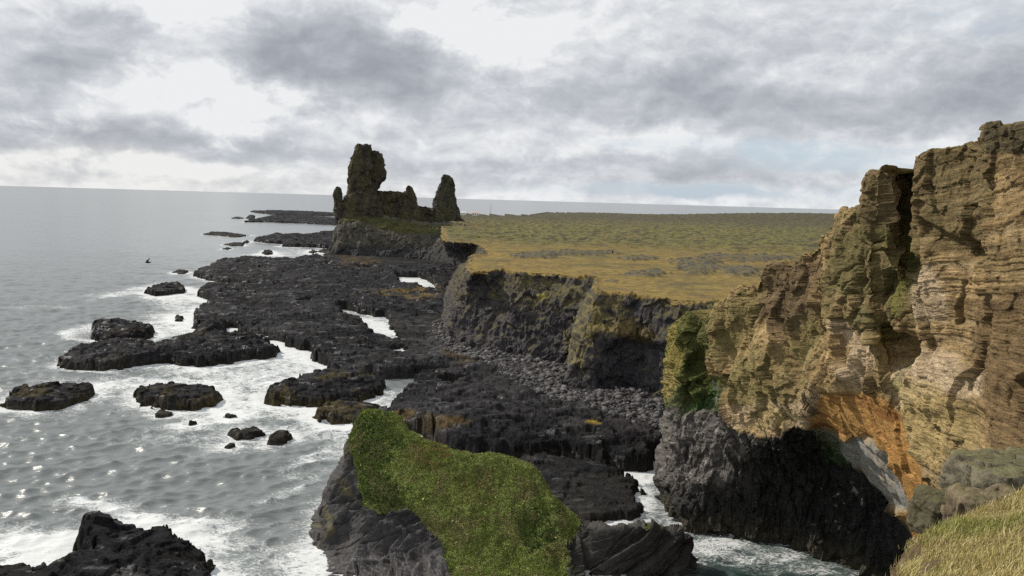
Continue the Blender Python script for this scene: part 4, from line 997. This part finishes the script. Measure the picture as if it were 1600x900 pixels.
def green_rock():
    cols = [ # ridge, upper, middle, foot, under water
     [(487,862,90),(489,876,88.5),(493,892,86.5),(497,912,84),(500,945,81)],
     [(497,800,93.5),(506,832,89),(512,868,86),(518,905,81.2),(524,960,77.5)],
     [(522,748,95),(534,790,91),(545,838,87.5),(553,890,82),(562,965,77.5)],
     [(540,704,97),(552,756,92.5),(566,808,88.5),(578,870,84),(592,970,78)],
     [(552,668,99),(568,722,94.5),(584,785,89.5),(604,860,84.5),(622,975,77.5)],
     [(566,644,100.5),(588,700,96),(618,780,89.5),(645,860,84.5),(662,975,79.5)],
     [(588,640,100.5),(612,700,95.5),(650,790,88),(684,868,83),(700,980,78)],
     [(614,644,99.5),(640,702,94.8),(684,790,87.5),(722,870,82),(742,985,77.5)],
     [(640,672,97.5),(670,730,93),(716,806,86.6),(756,874,82),(776,985,77.5)],
     [(670,686,96.3),(702,742,92),(748,816,86),(786,878,82),(804,985,77.5)],
     [(705,700,95.5),(738,754,91.5),(780,824,86),(812,884,82),(828,985,78)],
     [(752,709,95),(782,762,91),(816,830,85.5),(838,888,80.8),(850,985,77)],
     [(792,713,94.5),(818,768,90.5),(842,834,85.6),(856,892,80.8),(866,985,77)],
     [(826,728,93.5),(846,780,90.2),(862,840,86),(872,896,81),(882,985,77.5)],
     [(858,762,91.5),(872,808,88),(882,854,84.5),(888,904,80.5),(896,985,77.5)],
     [(888,796,90),(896,830,87.5),(900,866,85),(902,908,82.5),(906,985,80)],
     [(916,820,87.5),(920,846,86),(922,880,84.5),(924,915,83),(928,985,81)],
     [(955,828,84.8),(958,850,84),(960,880,83.4),(960,915,83),(962,985,82)],
     [(1010,822,84.3),(1012,846,83.4),(1010,880,83),(1008,915,82.6),(1008,985,82)],
     [(1050,830,84.3),(1056,850,83.8),(1052,880,83.2),(1042,915,83),(1036,985,82.5)],
     [(1074,846,85.5),(1082,862,85.5),(1070,885,85.5),(1056,915,85.5),(1048,985,85)]]
    C = net_px(cols)
    for i in range(1, len(cols)):
        px_, py_, d_ = cols[i][-1]; C[-1, i] = at_depth(px_, py_, 73.0)
    C = np.concatenate([np.array([C[0] + [0, 9, -14], C[0] + [0, 4.5, -6], C[0] + [0, 1.2, -.9]]), C, [C[-1] + [0, -2.0, -5]]], 0)
    wr, wc = px_weights(C); wr[:3] = [15, 25, 15]; wr[-2] *= .6; wr[-1] = 20
    nr, nc = 420, 560
    G = loft(C, nr, nc, wr, wc); N = normals(G)
    if N[nr // 2, :, 2].mean() < 0: N = -N
    x, y, z = (G[..., k].astype(f32) for k in range(3))
    qx, qy = to_px(G)
    w1 = fbm(x / 4.5, y / 4.5, z / 4.5, o=4); w2 = fbm(x / 1.3, y / 1.3, z / 1.3, o=4); w3 = fbm(x / .4, y / .4, z / .4, o=2)
    wps = (w1 * 12 + w2 * 9, w1 * 12 + w2 * 9)
    bas = pxmask(qx, qy, [(440,960),(470,820),(505,760),(530,705),(548,690),(556,730),(566,790),(590,795),(632,790),(655,815),(690,845),(700,880),(740,1000),(700,1050),(440,1050)], 6, wps)
    dk = pxmask(qx, qy, [(884,850),(905,815),(930,812),(1100,820),(1110,1000),(890,1000)], 7, wps)
    rockm = np.clip(bas + dk, 0, 1); rockm = sstep(.25, .75, rockm + .5 * w2 * (rockm > .02) * (rockm < .98))
    # leaning joints: slabs that lean to the upper right
    ax = np.array([.78, .05, .62]); ax /= np.linalg.norm(ax); e1 = np.cross(ax, [0, 1, 0]); e1 /= np.linalg.norm(e1); e2 = np.cross(ax, e1)
    ua, u1, u2 = G @ ax, G @ e1, G @ e2
    f1, f2, rid = worley(u1 / 2.4 + .25 * w1, u2 / 2.6, ua / 12.0)
    tt = u1 / 2.1 + .2 * w1 + .12 * u2; t2 = u1 / .8 + .1 * u2 + .3 * w2
    d = rockm * (1.5 * (tt - np.floor(tt) - .5) + .3 * (t2 - np.floor(t2) - .5) + .4 * (rid - .5) - .3 * np.exp(-(f2 - f1) / .03) + .3 * w1 + .12 * w2 + .05 * w3)
    d = d + (1 - rockm) * (.6 * w1 + .26 * w2 + .09 * w3)
    d = d - 1.1 * pxmask(qx, qy, [(810,815),(850,820),(858,850),(835,862),(812,845)], 8, wps) - .8 * pxmask(qx, qy, [(560,775),(625,775),(690,830),(600,820)], 10, wps)
    d = d + rockm * .8 * sstep(830, 900, qy)
    P = G + N * d[..., None]
    c = np.broadcast_to([.058, .055, .056], G.shape) * (1 + .35 * w2[..., None] + .5 * (rid - .5)[..., None])
    c = mix(c, (.12, .10, .025), sstep(.05, .5, w1 + .35 * w2) * pxmask(qx, qy, [(480,880),(520,740),(550,680),(566,790),(530,850)], 8, wps) * .75)
    c = mix(c, (.26, .25, .24), sstep(.3, .5, w3 + .4 * w2) * sstep(860, 890, qy) * .5)
    c = mix(c, (.03, .028, .024), dk * .75)  # shade of the steep right end put into the rock colour
    c = mix(c, (.07, .055, .03), dk * sstep(.1, .5, w2) * sstep(850, 815, qy))  # lit rim along its top edge, also painted in
    soil = np.broadcast_to([.13, .155, .045], G.shape) * (1 + .4 * w2[..., None])
    c = soil * (1 - rockm[..., None]) + c * rockm[..., None]
    root = empty('grassy_headland', [float(G[-2, nc // 2, 0]), float(G[-2, nc // 2, 1]), 0.], 'sloping rock headland covered in green plants, grey slanted basalt at its left foot', 'rock')
    F = grid_faces(nr, nc)
    fr = rockm.reshape(-1)[F].mean(1) > .5
    mr = rock_material('slanted_basalt', 1.8, 8.0, rough=.75, bump=.7, bd=.2, var=.4)
    mg = rock_material('plant_mat', 3.0, 11.0, rough=.95, bump=.8, bd=.25, spec=.1, var=.4)
    for nm, k, mm in (('rock_face', fr, mr), ('plant_cover', ~fr, mg)):
        v2, f2_, c2 = cull(P.reshape(-1, 3), F, k, c); ob = put(mesh_obj(nm, v2, f2_, mm, col=c2), root)
    Pn = normals(P); Pn = np.where(Pn[..., 2:] < 0, -Pn, Pn)
    wgt = (sstep(1.0, .35, rockm) * (np.linspace(0, 1, nr)[:, None] > .06)).ravel() ** 2
    da = np.linalg.norm(np.cross(np.gradient(P, axis=0), np.gradient(P, axis=1)), axis=2).ravel(); wgt = wgt * da
    dry = sstep(.0, .35, fbm(x / 3.5, y / 3.5, z / 3.5 + 20, o=3)).ravel()
    gtop = sstep(770, 650, qy).ravel() * sstep(680, 560, qx).ravel()
    tufts(P.reshape(-1, 3), Pn.reshape(-1, 3), 90000, .10, [(.175, .245, .05), (.20, .26, .05), (.165, .21, .05), (.22, .255, .06)], 3, weights=wgt * (1.1 - .9 * dry + .9 * gtop + .7 * sstep(800, 880, qy).ravel() * sstep(740, 800, qx).ravel()), parent=root, mat=MAT_LEAF, kind='stuff', name='leafy_plants')
    tufts(P.reshape(-1, 3), Pn.reshape(-1, 3), 70000, .13, [(.255, .23, .10), (.22, .22, .085), (.28, .24, .13), (.21, .22, .08)], 4, weights=wgt * (.15 + dry), parent=root, mat=MAT_LEAF, kind='stuff', name='grass', aspect=.16)
    def spot(pts, soft): return pxmask(qx, qy, pts, soft, wps).ravel()
    rust = spot([(640,690),(680,680),(712,700),(700,722),(660,735),(632,720)], 10) + .5 * spot([(700,735),(760,750),(770,790),(720,790)], 14)
    tufts(P.reshape(-1, 3), Pn.reshape(-1, 3), 5000, .14, [(.27, .17, .06), (.22, .16, .06)], 8, weights=wgt * (rust + 1e-6), parent=root, mat=MAT_LEAF, kind='stuff', name='dry_grass', aspect=.16)
    dark = spot([(555,650),(600,645),(625,690),(600,740),(640,790),(600,800),(560,770)], 14) + .6 * spot([(800,790),(860,800),(880,850),(820,860)], 14)
    tufts(P.reshape(-1, 3), Pn.reshape(-1, 3), 9000, .17, [(.07, .115, .03), (.085, .13, .035), (.06, .09, .03)], 9, weights=wgt * (dark + .02), parent=root, mat=MAT_LEAF, kind='stuff', name='leafy_plants')
green_rock()

# ------------------------------------------------------------------ near grassy slope, rock ledge, plants on the cliff
def near_slope():
    top = [(1398,925,15),(1406,888,15.2),(1428,852,15.6),(1468,832,15.8),(1500,814,15.8),(1550,792,15.6),(1600,772,15.2),(1700,738,14.4),(1900,690,13)]
    a = np.array(top, float); T = at_depth(a[:, 0], a[:, 1], a[:, 2])
    u = np.linspace(0, 1, len(a))
    rows = [T + [-.6, 2.5, -9], T + [-.2, 1.0, -2.6], T + [0, .25, -.35], T]
    for yy, xl, xr, zl, zr in ((11.5, 6.0, 14.5, 35.3, 37.6), (7.5, 3.8, 12, 36.6, 38.8), (3.0, .3, 10, 38.6, 40.0), (-2, -2.5, 9, 39.35, 40.6), (-10, -6, 9, 39.8, 41)):
        rows.append(np.stack([xl + (xr - xl) * u, np.full(len(u), yy), zl + (zr - zl) * u], 1))
    C = np.array(rows)
    G = loft(C, 260, 260, [8, 6, 4, 16, 14, 8, 5, 4])
    x, y, z = (G[..., k].astype(f32) for k in range(3))
    w1 = fbm(x / 2.5, y / 2.5, z / 2.5, o=4); w2 = fbm(x / .6, y / .6, z / .6, o=3)
    P = G.copy(); P[..., 2] += (.28 * w1 + .10 * w2) * sstep(-1, 6, y); P[..., 1] += .2 * w1
    qx, qy = to_px(np.where(y[..., None] > 2, G, [0, 50, 0]))
    soil = pxmask(qx, qy, [(1370,920),(1395,878),(1430,848),(1455,838),(1440,870),(1405,925)], 8, (w1 * 12, w2 * 8)) + pxmask(qx, qy, [(1440,880),(1470,868),(1490,885),(1470,905),(1435,915)], 6, (w1 * 12, w2 * 8))
    rowi = np.linspace(0, 1, 260)[:, None]
    soil = np.clip(soil + sstep(.28, .24, rowi + .02 * w1), 0, 1)
    c = np.broadcast_to([.22, .18, .065], G.shape) * (1 + .3 * w1[..., None] + .2 * w2[..., None])
    c = mix(c, (.085, .06, .035), soil)
    o = mesh_obj('grass_slope', P, grid_faces(260, 260), rock_material('turf_soil', 4., 16., rough=.95, bump=.6, bd=.06, spec=.1), col=c)
    tag(o, 'near slope of long yellow grass at the bottom right', 'slope', kind='structure')
    N = np.zeros_like(P); N[..., 2] = 1
    da = np.linalg.norm(np.cross(np.gradient(P, axis=0), np.gradient(P, axis=1)), axis=2)
    wgt = da * (1 - soil) * (y > 4) * (rowi > .2)
    vis = (qx > 1340) & (qx < 1720) & (qy < 960); wgt = (wgt * np.where(vis, 1, .05)).ravel()
    r = np.random.default_rng(21); n = 150000
    i = r.choice(P.size // 3, n, p=wgt / wgt.sum()); B = P.reshape(-1, 3)[i] + r.normal(0, .05, (n, 3)) * [1, 1, .1]
    cl = fbm(B[:, 0] / .5, B[:, 1] / .5, o=3); cl2 = fbm(B[:, 0] / 1.6, B[:, 1] / 1.6, 3., o=3)
    h = .095 * np.exp(r.normal(0, .45, n)) * (1 + .5 * cl)
    lean = np.stack([.2 + .4 * r.normal(size=n), -.05 + .4 * r.normal(size=n), np.ones(n)], 1); lean /= np.linalg.norm(lean, axis=1)[:, None]
    side = np.cross(lean, r.normal(size=(n, 3))); side /= np.linalg.norm(side, axis=1)[:, None]
    w = .003 + .004 * r.random(n); b0 = B - [0, 0, .03]
    m1 = b0 + lean * (h * .6)[:, None]; tip = b0 + lean * h[:, None] + np.stack([.12 * h, -.03 * h, -.08 * h], 1)
    V = np.stack([b0 - side * w[:, None], b0 + side * w[:, None], m1 + side * (w * .8)[:, None], m1 - side * (w * .8)[:, None], tip], 1).reshape(-1, 3)
    k = np.arange(n)[:, None] * 5
    F = np.concatenate([k + [0, 1, 2], k + [0, 2, 3], k + [3, 2, 4]], 0)
    straw = np.array([(.42, .34, .15), (.36, .30, .11), (.29, .26, .09), (.48, .40, .22)])[r.integers(0, 4, n)]
    green = np.array([.13, .15, .035]); cc = mix(straw, green * 1.5, sstep(.1, .6, cl2) * .6) * np.exp(r.normal(0, .15, (n, 1)))
    o = mesh_obj('grass', V, F, MAT_LEAF, col=np.repeat(cc[:, None, :], 5, 1), smooth=False)
    tag(o, 'long straw yellow grass blades on the near slope', 'grass', kind='stuff')
near_slope()

def outcrop(name, ctr, size, seed, label, base, turf=None, strata=.5, rotz=0.):
    """a weathered block: sphere-cube grid pushed by noise, layered"""
    n = 90
    u = np.linspace(0, 2 * math.pi, n * 2, endpoint=False); v = np.linspace(.02, math.pi - .02, n)
    U, Vv = np.meshgrid(u, v)
    D = np.stack([np.sin(Vv) * np.cos(U), np.sin(Vv) * np.sin(U), np.cos(Vv)], -1)
    k = (np.abs(D) ** 6).sum(-1) ** (-1 / 6); G = D * k[..., None] * np.array(size)
    x, y, z = (G[..., i].astype(f32) for i in range(3))
    w1 = fbm(x / 1.3 + seed, y / 1.3, z / 1.3, o=4); w2 = fbm(x / .4 + seed, y / .4, z / .4, o=3)
    st = np.tanh(2 * perlin(x * .2, y * .2 + seed, z * 3.0 + .4 * x + w1)) 
    f1, f2, rid = worley(x / 1.1 + seed, y / 1.1, z / .8)
    P = G + D * (.22 * w1 + .05 * w2 + .10 * strata * st + .16 * facet(x + seed, y, z, .7) + .08 * (rid - .5))[..., None]
    c = np.broadcast_to(base, G.shape) * (1 + .4 * w1[..., None] + .3 * w2[..., None])
    if turf is not None:
        Nn = normals(P); Nn = Nn * np.sign((Nn * D).sum(-1).mean()); c = mix(c, turf, .8 * sstep(.6, .95, Nn[..., 2] + .3 * w2))
    o = mesh_obj(name, P, grid_faces(n, n * 2, wrap=True), rock_material(name + '_rock', 2.5, 10., bump=.7, bd=.12, var=.4), col=c)
    o.location = ctr; o.rotation_euler = (0, 0, rotz)
    return tag(o, label, 'rock')
outcrop('rock_ledge', at_depth(1580, 752, 25.5).tolist(), (1.7, 1.2, .75), 2.0, 'grey layered rock ledge with a mossy top above the yellow grass', (.125, .11, .075), (.12, .115, .05), 1.6, .25)
outcrop('boulder', at_depth(1482, 806, 24.0).tolist(), (.95, .7, .75), 6.0, 'dark mossy boulder between the orange rock and the yellow grass', (.07, .062, .035), (.075, .07, .03))
outcrop('boulder', at_depth(1545, 812, 21.5).tolist(), (1.1, .7, .8), 8.5, 'brown boulder tucked under the mossy rock ledge', (.13, .10, .062), (.13, .11, .055))

P, N, qx, qy, gr, pillar, turf = CL
root = [o for o in bpy.data.objects if o.name == 'tuff_cliff'][0]
wg = np.clip(gr + pillar * 1.0, 0, 1); wg = np.where(wg > .35, wg, 0)
da = np.linalg.norm(np.cross(np.gradient(P, axis=0), np.gradient(P, axis=1)), axis=2)
tufts(P.reshape(-1, 3), -N.reshape(-1, 3) * np.sign(-N[410, :, 0].mean()) * -1, 12000, .10, [(.085, .13, .035), (.10, .15, .04), (.085, .105, .035)], 5, weights=(wg * da).ravel(), parent=root, mat=MAT_LEAF, kind='stuff', name='leafy_plants', lift=.8)

# ------------------------------------------------------------------ boulders on the beach
def boulder_meshes(k, sub=2):
    out = []
    for s in range(k):
        bm = bmesh.new(); bmesh.ops.create_icosphere(bm, subdivisions=sub, radius=1)
        V = np.array([v.co[:] for v in bm.verts]); F = np.array([[v.index for v in f.verts] for f in bm.faces]); bm.free()
        d = 1 + .42 * perlin(V[:, 0] * .9 + s * 7, V[:, 1] * .9, V[:, 2] * .9) + .12 * perlin(V[:, 0] * 2.5 + s, V[:, 1] * 2.5, V[:, 2] * 2.5)
        out.append((V * d[:, None] * [1.15, .9, .68], F))
    return out
def beach():
    bms = boulder_meshes(8); r = np.random.default_rng(5)
    lo, hi = beach_w.min(0), beach_w.max(0)
    p = r.uniform(lo - 3, hi + 3, (60000, 2)); sd = sdpoly(p[:, 0], p[:, 1], beach_w) + 2 * fbm(p[:, 0] / 8, p[:, 1] / 8, o=2)
    p = p[sd > -.5][:14000]; n = len(p)
    z = shelf_height(p[:, 0], p[:, 1]); s = .125 * np.exp(r.normal(0, .75, n)); s = np.clip(s, .06, .72)
    mat, t, b = material('beach_stone')
    oi = t.new('ShaderNodeObjectInfo').outputs['Random']; g = t.new('ShaderNodeNewGeometry'); rp = g.outputs['Random Per Island']
    k = t.math('ADD', oi, rp); k = t.math('FRACT', k)
    cr = t.new('ShaderNodeValToRGB'); t.l.new(k, cr.inputs[0]); e = cr.color_ramp.elements
    e[0].color = (.025, .024, .025, 1); e[1].color = (.135, .128, .122, 1); m_ = e.new(.6); m_.color = (.065, .06, .062, 1)
    c = t.vmath('SCALE', cr.outputs[0], scale=t.lin(t.noise(g.outputs['Position'], 6, 4), .3, .7, .75, 1.25))
    t._in(b.inputs['Base Color'], c); b.inputs['Roughness'].default_value = .85
    vis = s * 1e3 / np.hypot(p[:, 0], p[:, 1]); od = np.argsort(-vis)
    big, rest = od[:300], od[300:]
    mes = []
    for q, (V, F) in enumerate(bms):
        o = mesh_obj('boulder', V, F, mat); mes.append(o.data); bpy.data.objects.remove(o)
    for i in big:
        o = bpy.data.objects.new('boulder', mes[i % 8]); COL.objects.link(o)
        o.location = (p[i, 0], p[i, 1], z[i] + s[i] * .3); o.scale = (s[i],) * 3; o.rotation_euler = (r.normal(0, .3), r.normal(0, .3), r.uniform(0, 6.28))
        tag(o, 'rounded grey boulder on the stony beach at the foot of the dark cliff', 'boulder', 'boulders on the beach below the dark cliff')
    Vs, Fs, off = [], [], 0
    bms = boulder_meshes(8, 1)
    for i in rest:
        V, F = bms[i % 8]; a = r.uniform(0, 6.28); R = np.array([[math.cos(a), -math.sin(a), 0], [math.sin(a), math.cos(a), 0], [0, 0, 1]])
        Vs.append(V @ R.T * s[i] + [p[i, 0], p[i, 1], z[i] + s[i] * .3]); Fs.append(F + off); off += len(V)
    o = mesh_obj('beach_stones', np.concatenate(Vs), np.concatenate(Fs), mat)
    tag(o, 'mass of smaller grey stones covering the beach under the dark cliff', 'stones', kind='stuff')
beach()

# ------------------------------------------------------------------ breaking wave and splash
def spray(name, ctr, size, n, label, seed, up=1.0):
    r = np.random.default_rng(seed)
    q = r.normal(size=(n, 3)) * size; q[:, 2] = np.abs(q[:, 2]) * up
    q = q[(q[:, 2] < size[2] * 2.6)]; n = len(q); q[:, 0] += .35 * np.sin(q[:, 2] * 2) 
    s = .03 + .11 * r.random(n) ** 2
    T = np.array([[1, 0, -.7], [-1, 0, -.7], [0, 1, .7], [0, -1, .7]]) * .8
    V = (q[:, None, :] + T[None] * s[:, None, None]).reshape(-1, 3)
    k = np.arange(n)[:, None] * 4; F = np.concatenate([k + [0, 2, 1], k + [0, 1, 3], k + [0, 3, 2], k + [1, 2, 3]])
    m = bpy.data.materials.get('spray') or plain('spray', (.80, .82, .83), .6, .06)
    o = mesh_obj(name, V, F, m); o.location = ctr
    return tag(o, label, 'spray', kind='stuff')
spray('sea_spray', at_z(133, 527, .2).tolist(), (2.4, 1.2, 1.2), 4200, 'white spray of the wave bursting against the left end of a black rock', 1)
spray('sea_spray', at_z(1110, 856, .1).tolist(), (1.2, .8, .3), 500, 'white splash in the dark cove at the foot of the basalt wall', 2)

# ------------------------------------------------------------------ far things on the heath
def box_bm(bm, sx, sy, sz, c):
    g = bmesh.ops.create_cube(bm, size=1.0); 
    for v in g['verts']: v.co = Vector((v.co.x * sx + c[0], v.co.y * sy + c[1], v.co.z * sz + c[2]))
def bm_obj(name, bm, mat, parent=None):
    me = bpy.data.meshes.new(name); bm.to_mesh(me); bm.free(); me.materials.append(mat)
    o = bpy.data.objects.new(name, me); COL.objects.link(o)
    if parent: o.parent = parent
    return o
M_WALL = plain('white_plaster', (.78, .77, .74), .8, .05); M_ROOF = plain('red_roof', (.50, .36, .34), .6, .1); M_DARK = plain('dark_glass', (.03, .035, .04), .2, .1); M_GREYROOF = plain('pale_roof', (.55, .56, .56), .6, .05)
M_STEEL = plain('mast_steel', (.22, .22, .23), .5, .1)
def house(px, py, d, w, dp, h, rh, label, roofm, nwin):
    c = at_depth(px, py, d); z = c[2]
    root = empty('house', (c[0], c[1], z), label, 'house', None)
    bm = bmesh.new(); box_bm(bm, w, dp, h, (0, 0, h / 2)); bm_obj('wall', bm, M_WALL, root)
    bm = bmesh.new(); o = .35
    vs = [bm.verts.new(v) for v in ((-w/2-o, -dp/2-o, h), (w/2+o, -dp/2-o, h), (w/2+o, dp/2+o, h), (-w/2-o, dp/2+o, h), (-w/2-o, 0, h+rh), (w/2+o, 0, h+rh))]
    for f in ((0, 1, 5, 4), (2, 3, 4, 5), (1, 2, 5), (3, 0, 4), (3, 2, 1, 0)): bm.faces.new([vs[i] for i in f])
    bm_obj('roof', bm, roofm, root)
    for i in range(nwin):
        bm = bmesh.new(); box_bm(bm, 1.1, .12, 1.1, (-w/2 + w * (i + .5) / nwin, -dp/2 - .05, h * .55)); bm_obj('window', bm, M_DARK, root)
    return root
house(743, 336.6, 1060, 8.5, 6, 3.2, 1.9, 'far white house with a red gable roof on the heath', M_ROOF, 3)
house(723.5, 335.8, 1050, 6.5, 6, 3.0, 1.6, 'far white house with a pale roof just right of the pointed stack', M_GREYROOF, 2)
def mast(px, py, d, h):
    c = at_depth(px, py, d); root = empty('mast', c.tolist(), 'thin grey lattice mast standing on the far heath', 'mast')
    bm = bmesh.new(); w = .55
    for sx in (-1, 1):
        for sy in (-1, 1): box_bm(bm, .16, .16, h, (sx * w, sy * w, h / 2))
    bm_obj('frame', bm, M_STEEL, root)
    bm = bmesh.new()
    for k in range(int(h / 1.2)):
        for s in (-1, 1):
            box_bm(bm, 2 * w, .1, .1, (0, s * w, .6 + k * 1.2)); box_bm(bm, .1, 2 * w, .1, (s * w, 0, .6 + k * 1.2))
    bm_obj('bracing', bm, M_STEEL, root)
    bm = bmesh.new(); box_bm(bm, .1, .1, 2.0, (0, 0, h + 1)); bm_obj('antenna', bm, M_STEEL, root)
mast(766.5, 335, 1080, 13)

# ------------------------------------------------------------------ walker and birds
def skin_body(name, joints, edges, mat, levels=2):
    me = bpy.data.meshes.new(name); me.from_pydata([j[0] for j in joints], edges, [])
    o = bpy.data.objects.new(name, me); COL.objects.link(o)
    sk = o.modifiers.new('skin', 'SKIN'); sb = o.modifiers.new('sub', 'SUBSURF'); sb.levels = sb.render_levels = levels
    for i, j in enumerate(joints):
        me.skin_vertices[0].data[i].radius = j[1] if isinstance(j[1], tuple) else (j[1], j[1])
    me.skin_vertices[0].data[0].use_root = True
    dg = bpy.context.evaluated_depsgraph_get(); dg.update()
    m2 = bpy.data.meshes.new_from_object(o.evaluated_get(dg)); m2.name = name
    bpy.data.objects.remove(o); bpy.data.meshes.remove(me)
    m2.materials.append(mat)
    for p in m2.polygons: p.use_smooth = True
    o = bpy.data.objects.new(name, m2); COL.objects.link(o)
    return o
def person(px, py):
    d = 342; X_, Y_ = at_z(px, py, ZP)[:2]
    zz, _ = plateau_height(np.array([X_]), np.array([Y_]), np.array([9.])); z = float(zz[0])
    J = [((0, 0, .95), (.15, .11)), ((0, 0, 1.2), (.15, .11)), ((0, .01, 1.42), (.17, .10)), ((0, 0, 1.53), .055), ((0, -.01, 1.66), (.085, .10)), ((0, -.01, 1.74), (.07, .085)),
         ((.19, 0, 1.41), .06), ((.25, .02, 1.14), .05), ((.24, -.06, .90), .04), ((.24, -.08, .80), .04),
         ((-.19, 0, 1.41), .06), ((-.25, .04, 1.14), .05), ((-.24, .0, .90), .04), ((-.24, -.01, .80), .04),
         ((.09, 0, .88), .095), ((.10, -.10, .50), .07), ((.10, -.02, .09), .05), ((.10, -.14, .05), .045),
         ((-.09, 0, .88), .095), ((-.10, .10, .50), .07), ((-.10, .22, .12), .05), ((-.10, .12, .05), .045)]
    E = [(0, 1), (1, 2), (2, 3), (3, 4), (4, 5), (2, 6), (6, 7), (7, 8), (8, 9), (2, 10), (10, 11), (11, 12), (12, 13), (0, 14), (14, 15), (15, 16), (16, 17), (0, 18), (18, 19), (19, 20), (20, 21)]
    root = empty('person', (X_, Y_, z), 'walker in dark brown clothes seen small on the golden heath', 'person')
    b = skin_body('body', J, E, plain('skin', (.42, .27, .2), .6)); b.parent = root
    jk = [((0, 0, .82), (.20, .15)), ((0, 0, 1.05), (.185, .145)), ((0, 0, 1.3), (.185, .135)), ((0, .01, 1.47), (.14, .10)), ((.21, 0, 1.42), .085), ((.265, .02, 1.14), .075), ((.25, -.05, .92), .06), ((-.21, 0, 1.42), .085), ((-.265, .04, 1.14), .075), ((-.25, 0, .92), .06)]
    o = skin_body('jacket', jk, [(0, 1), (1, 2), (2, 3), (2, 4), (4, 5), (5, 6), (2, 7), (7, 8), (8, 9)], plain('dark_brown_cloth', (.035, .018, .014), .9)); o.parent = root
    tr = [((0, 0, .90), (.17, .13)), ((.09, 0, .84), .11), ((.10, -.10, .50), .085), ((.10, -.02, .12), .07), ((-.09, 0, .84), .11), ((-.10, .10, .50), .085), ((-.10, .21, .15), .07)]
    o = skin_body('trousers', tr, [(0, 1), (1, 2), (2, 3), (0, 4), (4, 5), (5, 6)], plain('brown_cloth', (.05, .035, .025), .9)); o.parent = root
    o = skin_body('hat', [((0, 0, 1.70), (.10, .115)), ((0, 0, 1.80), (.07, .08))], [(0, 1)], plain('dark_wool', (.02, .016, .014), .95)); o.parent = root
    root.rotation_euler = (0, 0, .9); root.scale = (1.06,) * 3
person(957.3, 396.5)
def bird(px, py, d, span, ang_l, ang_r, label, cm, wm, yaw, roll=0.):
    c = at_depth(px, py, d); root = empty('bird', c.tolist(), label, 'bird')
    L = span * .42
    b = skin_body('body', [((0, 0, 0), L * .16), ((L * .25, 0, .01), L * .14), ((L * .42, 0, L * .04), L * .08), ((L * .52, 0, L * .07), L * .085), ((L * .64, 0, L * .05), L * .025), ((-L * .25, 0, 0), L * .09), ((-L * .55, 0, .0), (L * .10, L * .02))],
                  [(0, 1), (1, 2), (2, 3), (3, 4), (0, 5), (5, 6)], cm); b.parent = root
    for s, ang in ((1, ang_l), (-1, ang_r)):
        n = 9; V, F = [], []
        for k in range(n + 1):
            u = k / n; a = math.radians(ang * (1 - .45 * u)); ch = L * .42 * (1 - .75 * u ** 1.5); y = s * span / 2 * u * math.cos(a); z = span / 2 * u * math.sin(a); x0 = L * .2 * math.sin(u * 2.6) 
            for xx, tz in ((x0, 0.0), (x0 - ch * .4, .018 * span), (x0 - ch, -.004), (x0 - ch * .4, -.006)):
                V.append((xx, y, z + tz * (1 - .7 * u)))
        for k in range(n):
            for j in range(4):
                F.append((k * 4 + j, k * 4 + (j + 1) % 4, (k + 1) * 4 + (j + 1) % 4, (k + 1) * 4 + j))
        F.append((n * 4, n * 4 + 1, n * 4 + 2, n * 4 + 3))
        o = mesh_obj('wing', V, F, wm); o.parent = root
    root.rotation_euler = (roll, 0, yaw)
BL = plain('black_feathers', (.018, .018, .02), .6); GW = plain('white_feathers', (.75, .75, .73), .7, .04); GG = plain('grey_feathers', (.16, .16, .17), .7, .05)
bird(231, 410, 76, 1.3, 72, 50, 'black bird flying low over the sea with its wings raised', BL, BL, .25)
bird(238, 441, 120, 1.3, 30, 46, 'pale gull with grey wings flying above a small rock island', GW, GG, 2.6)
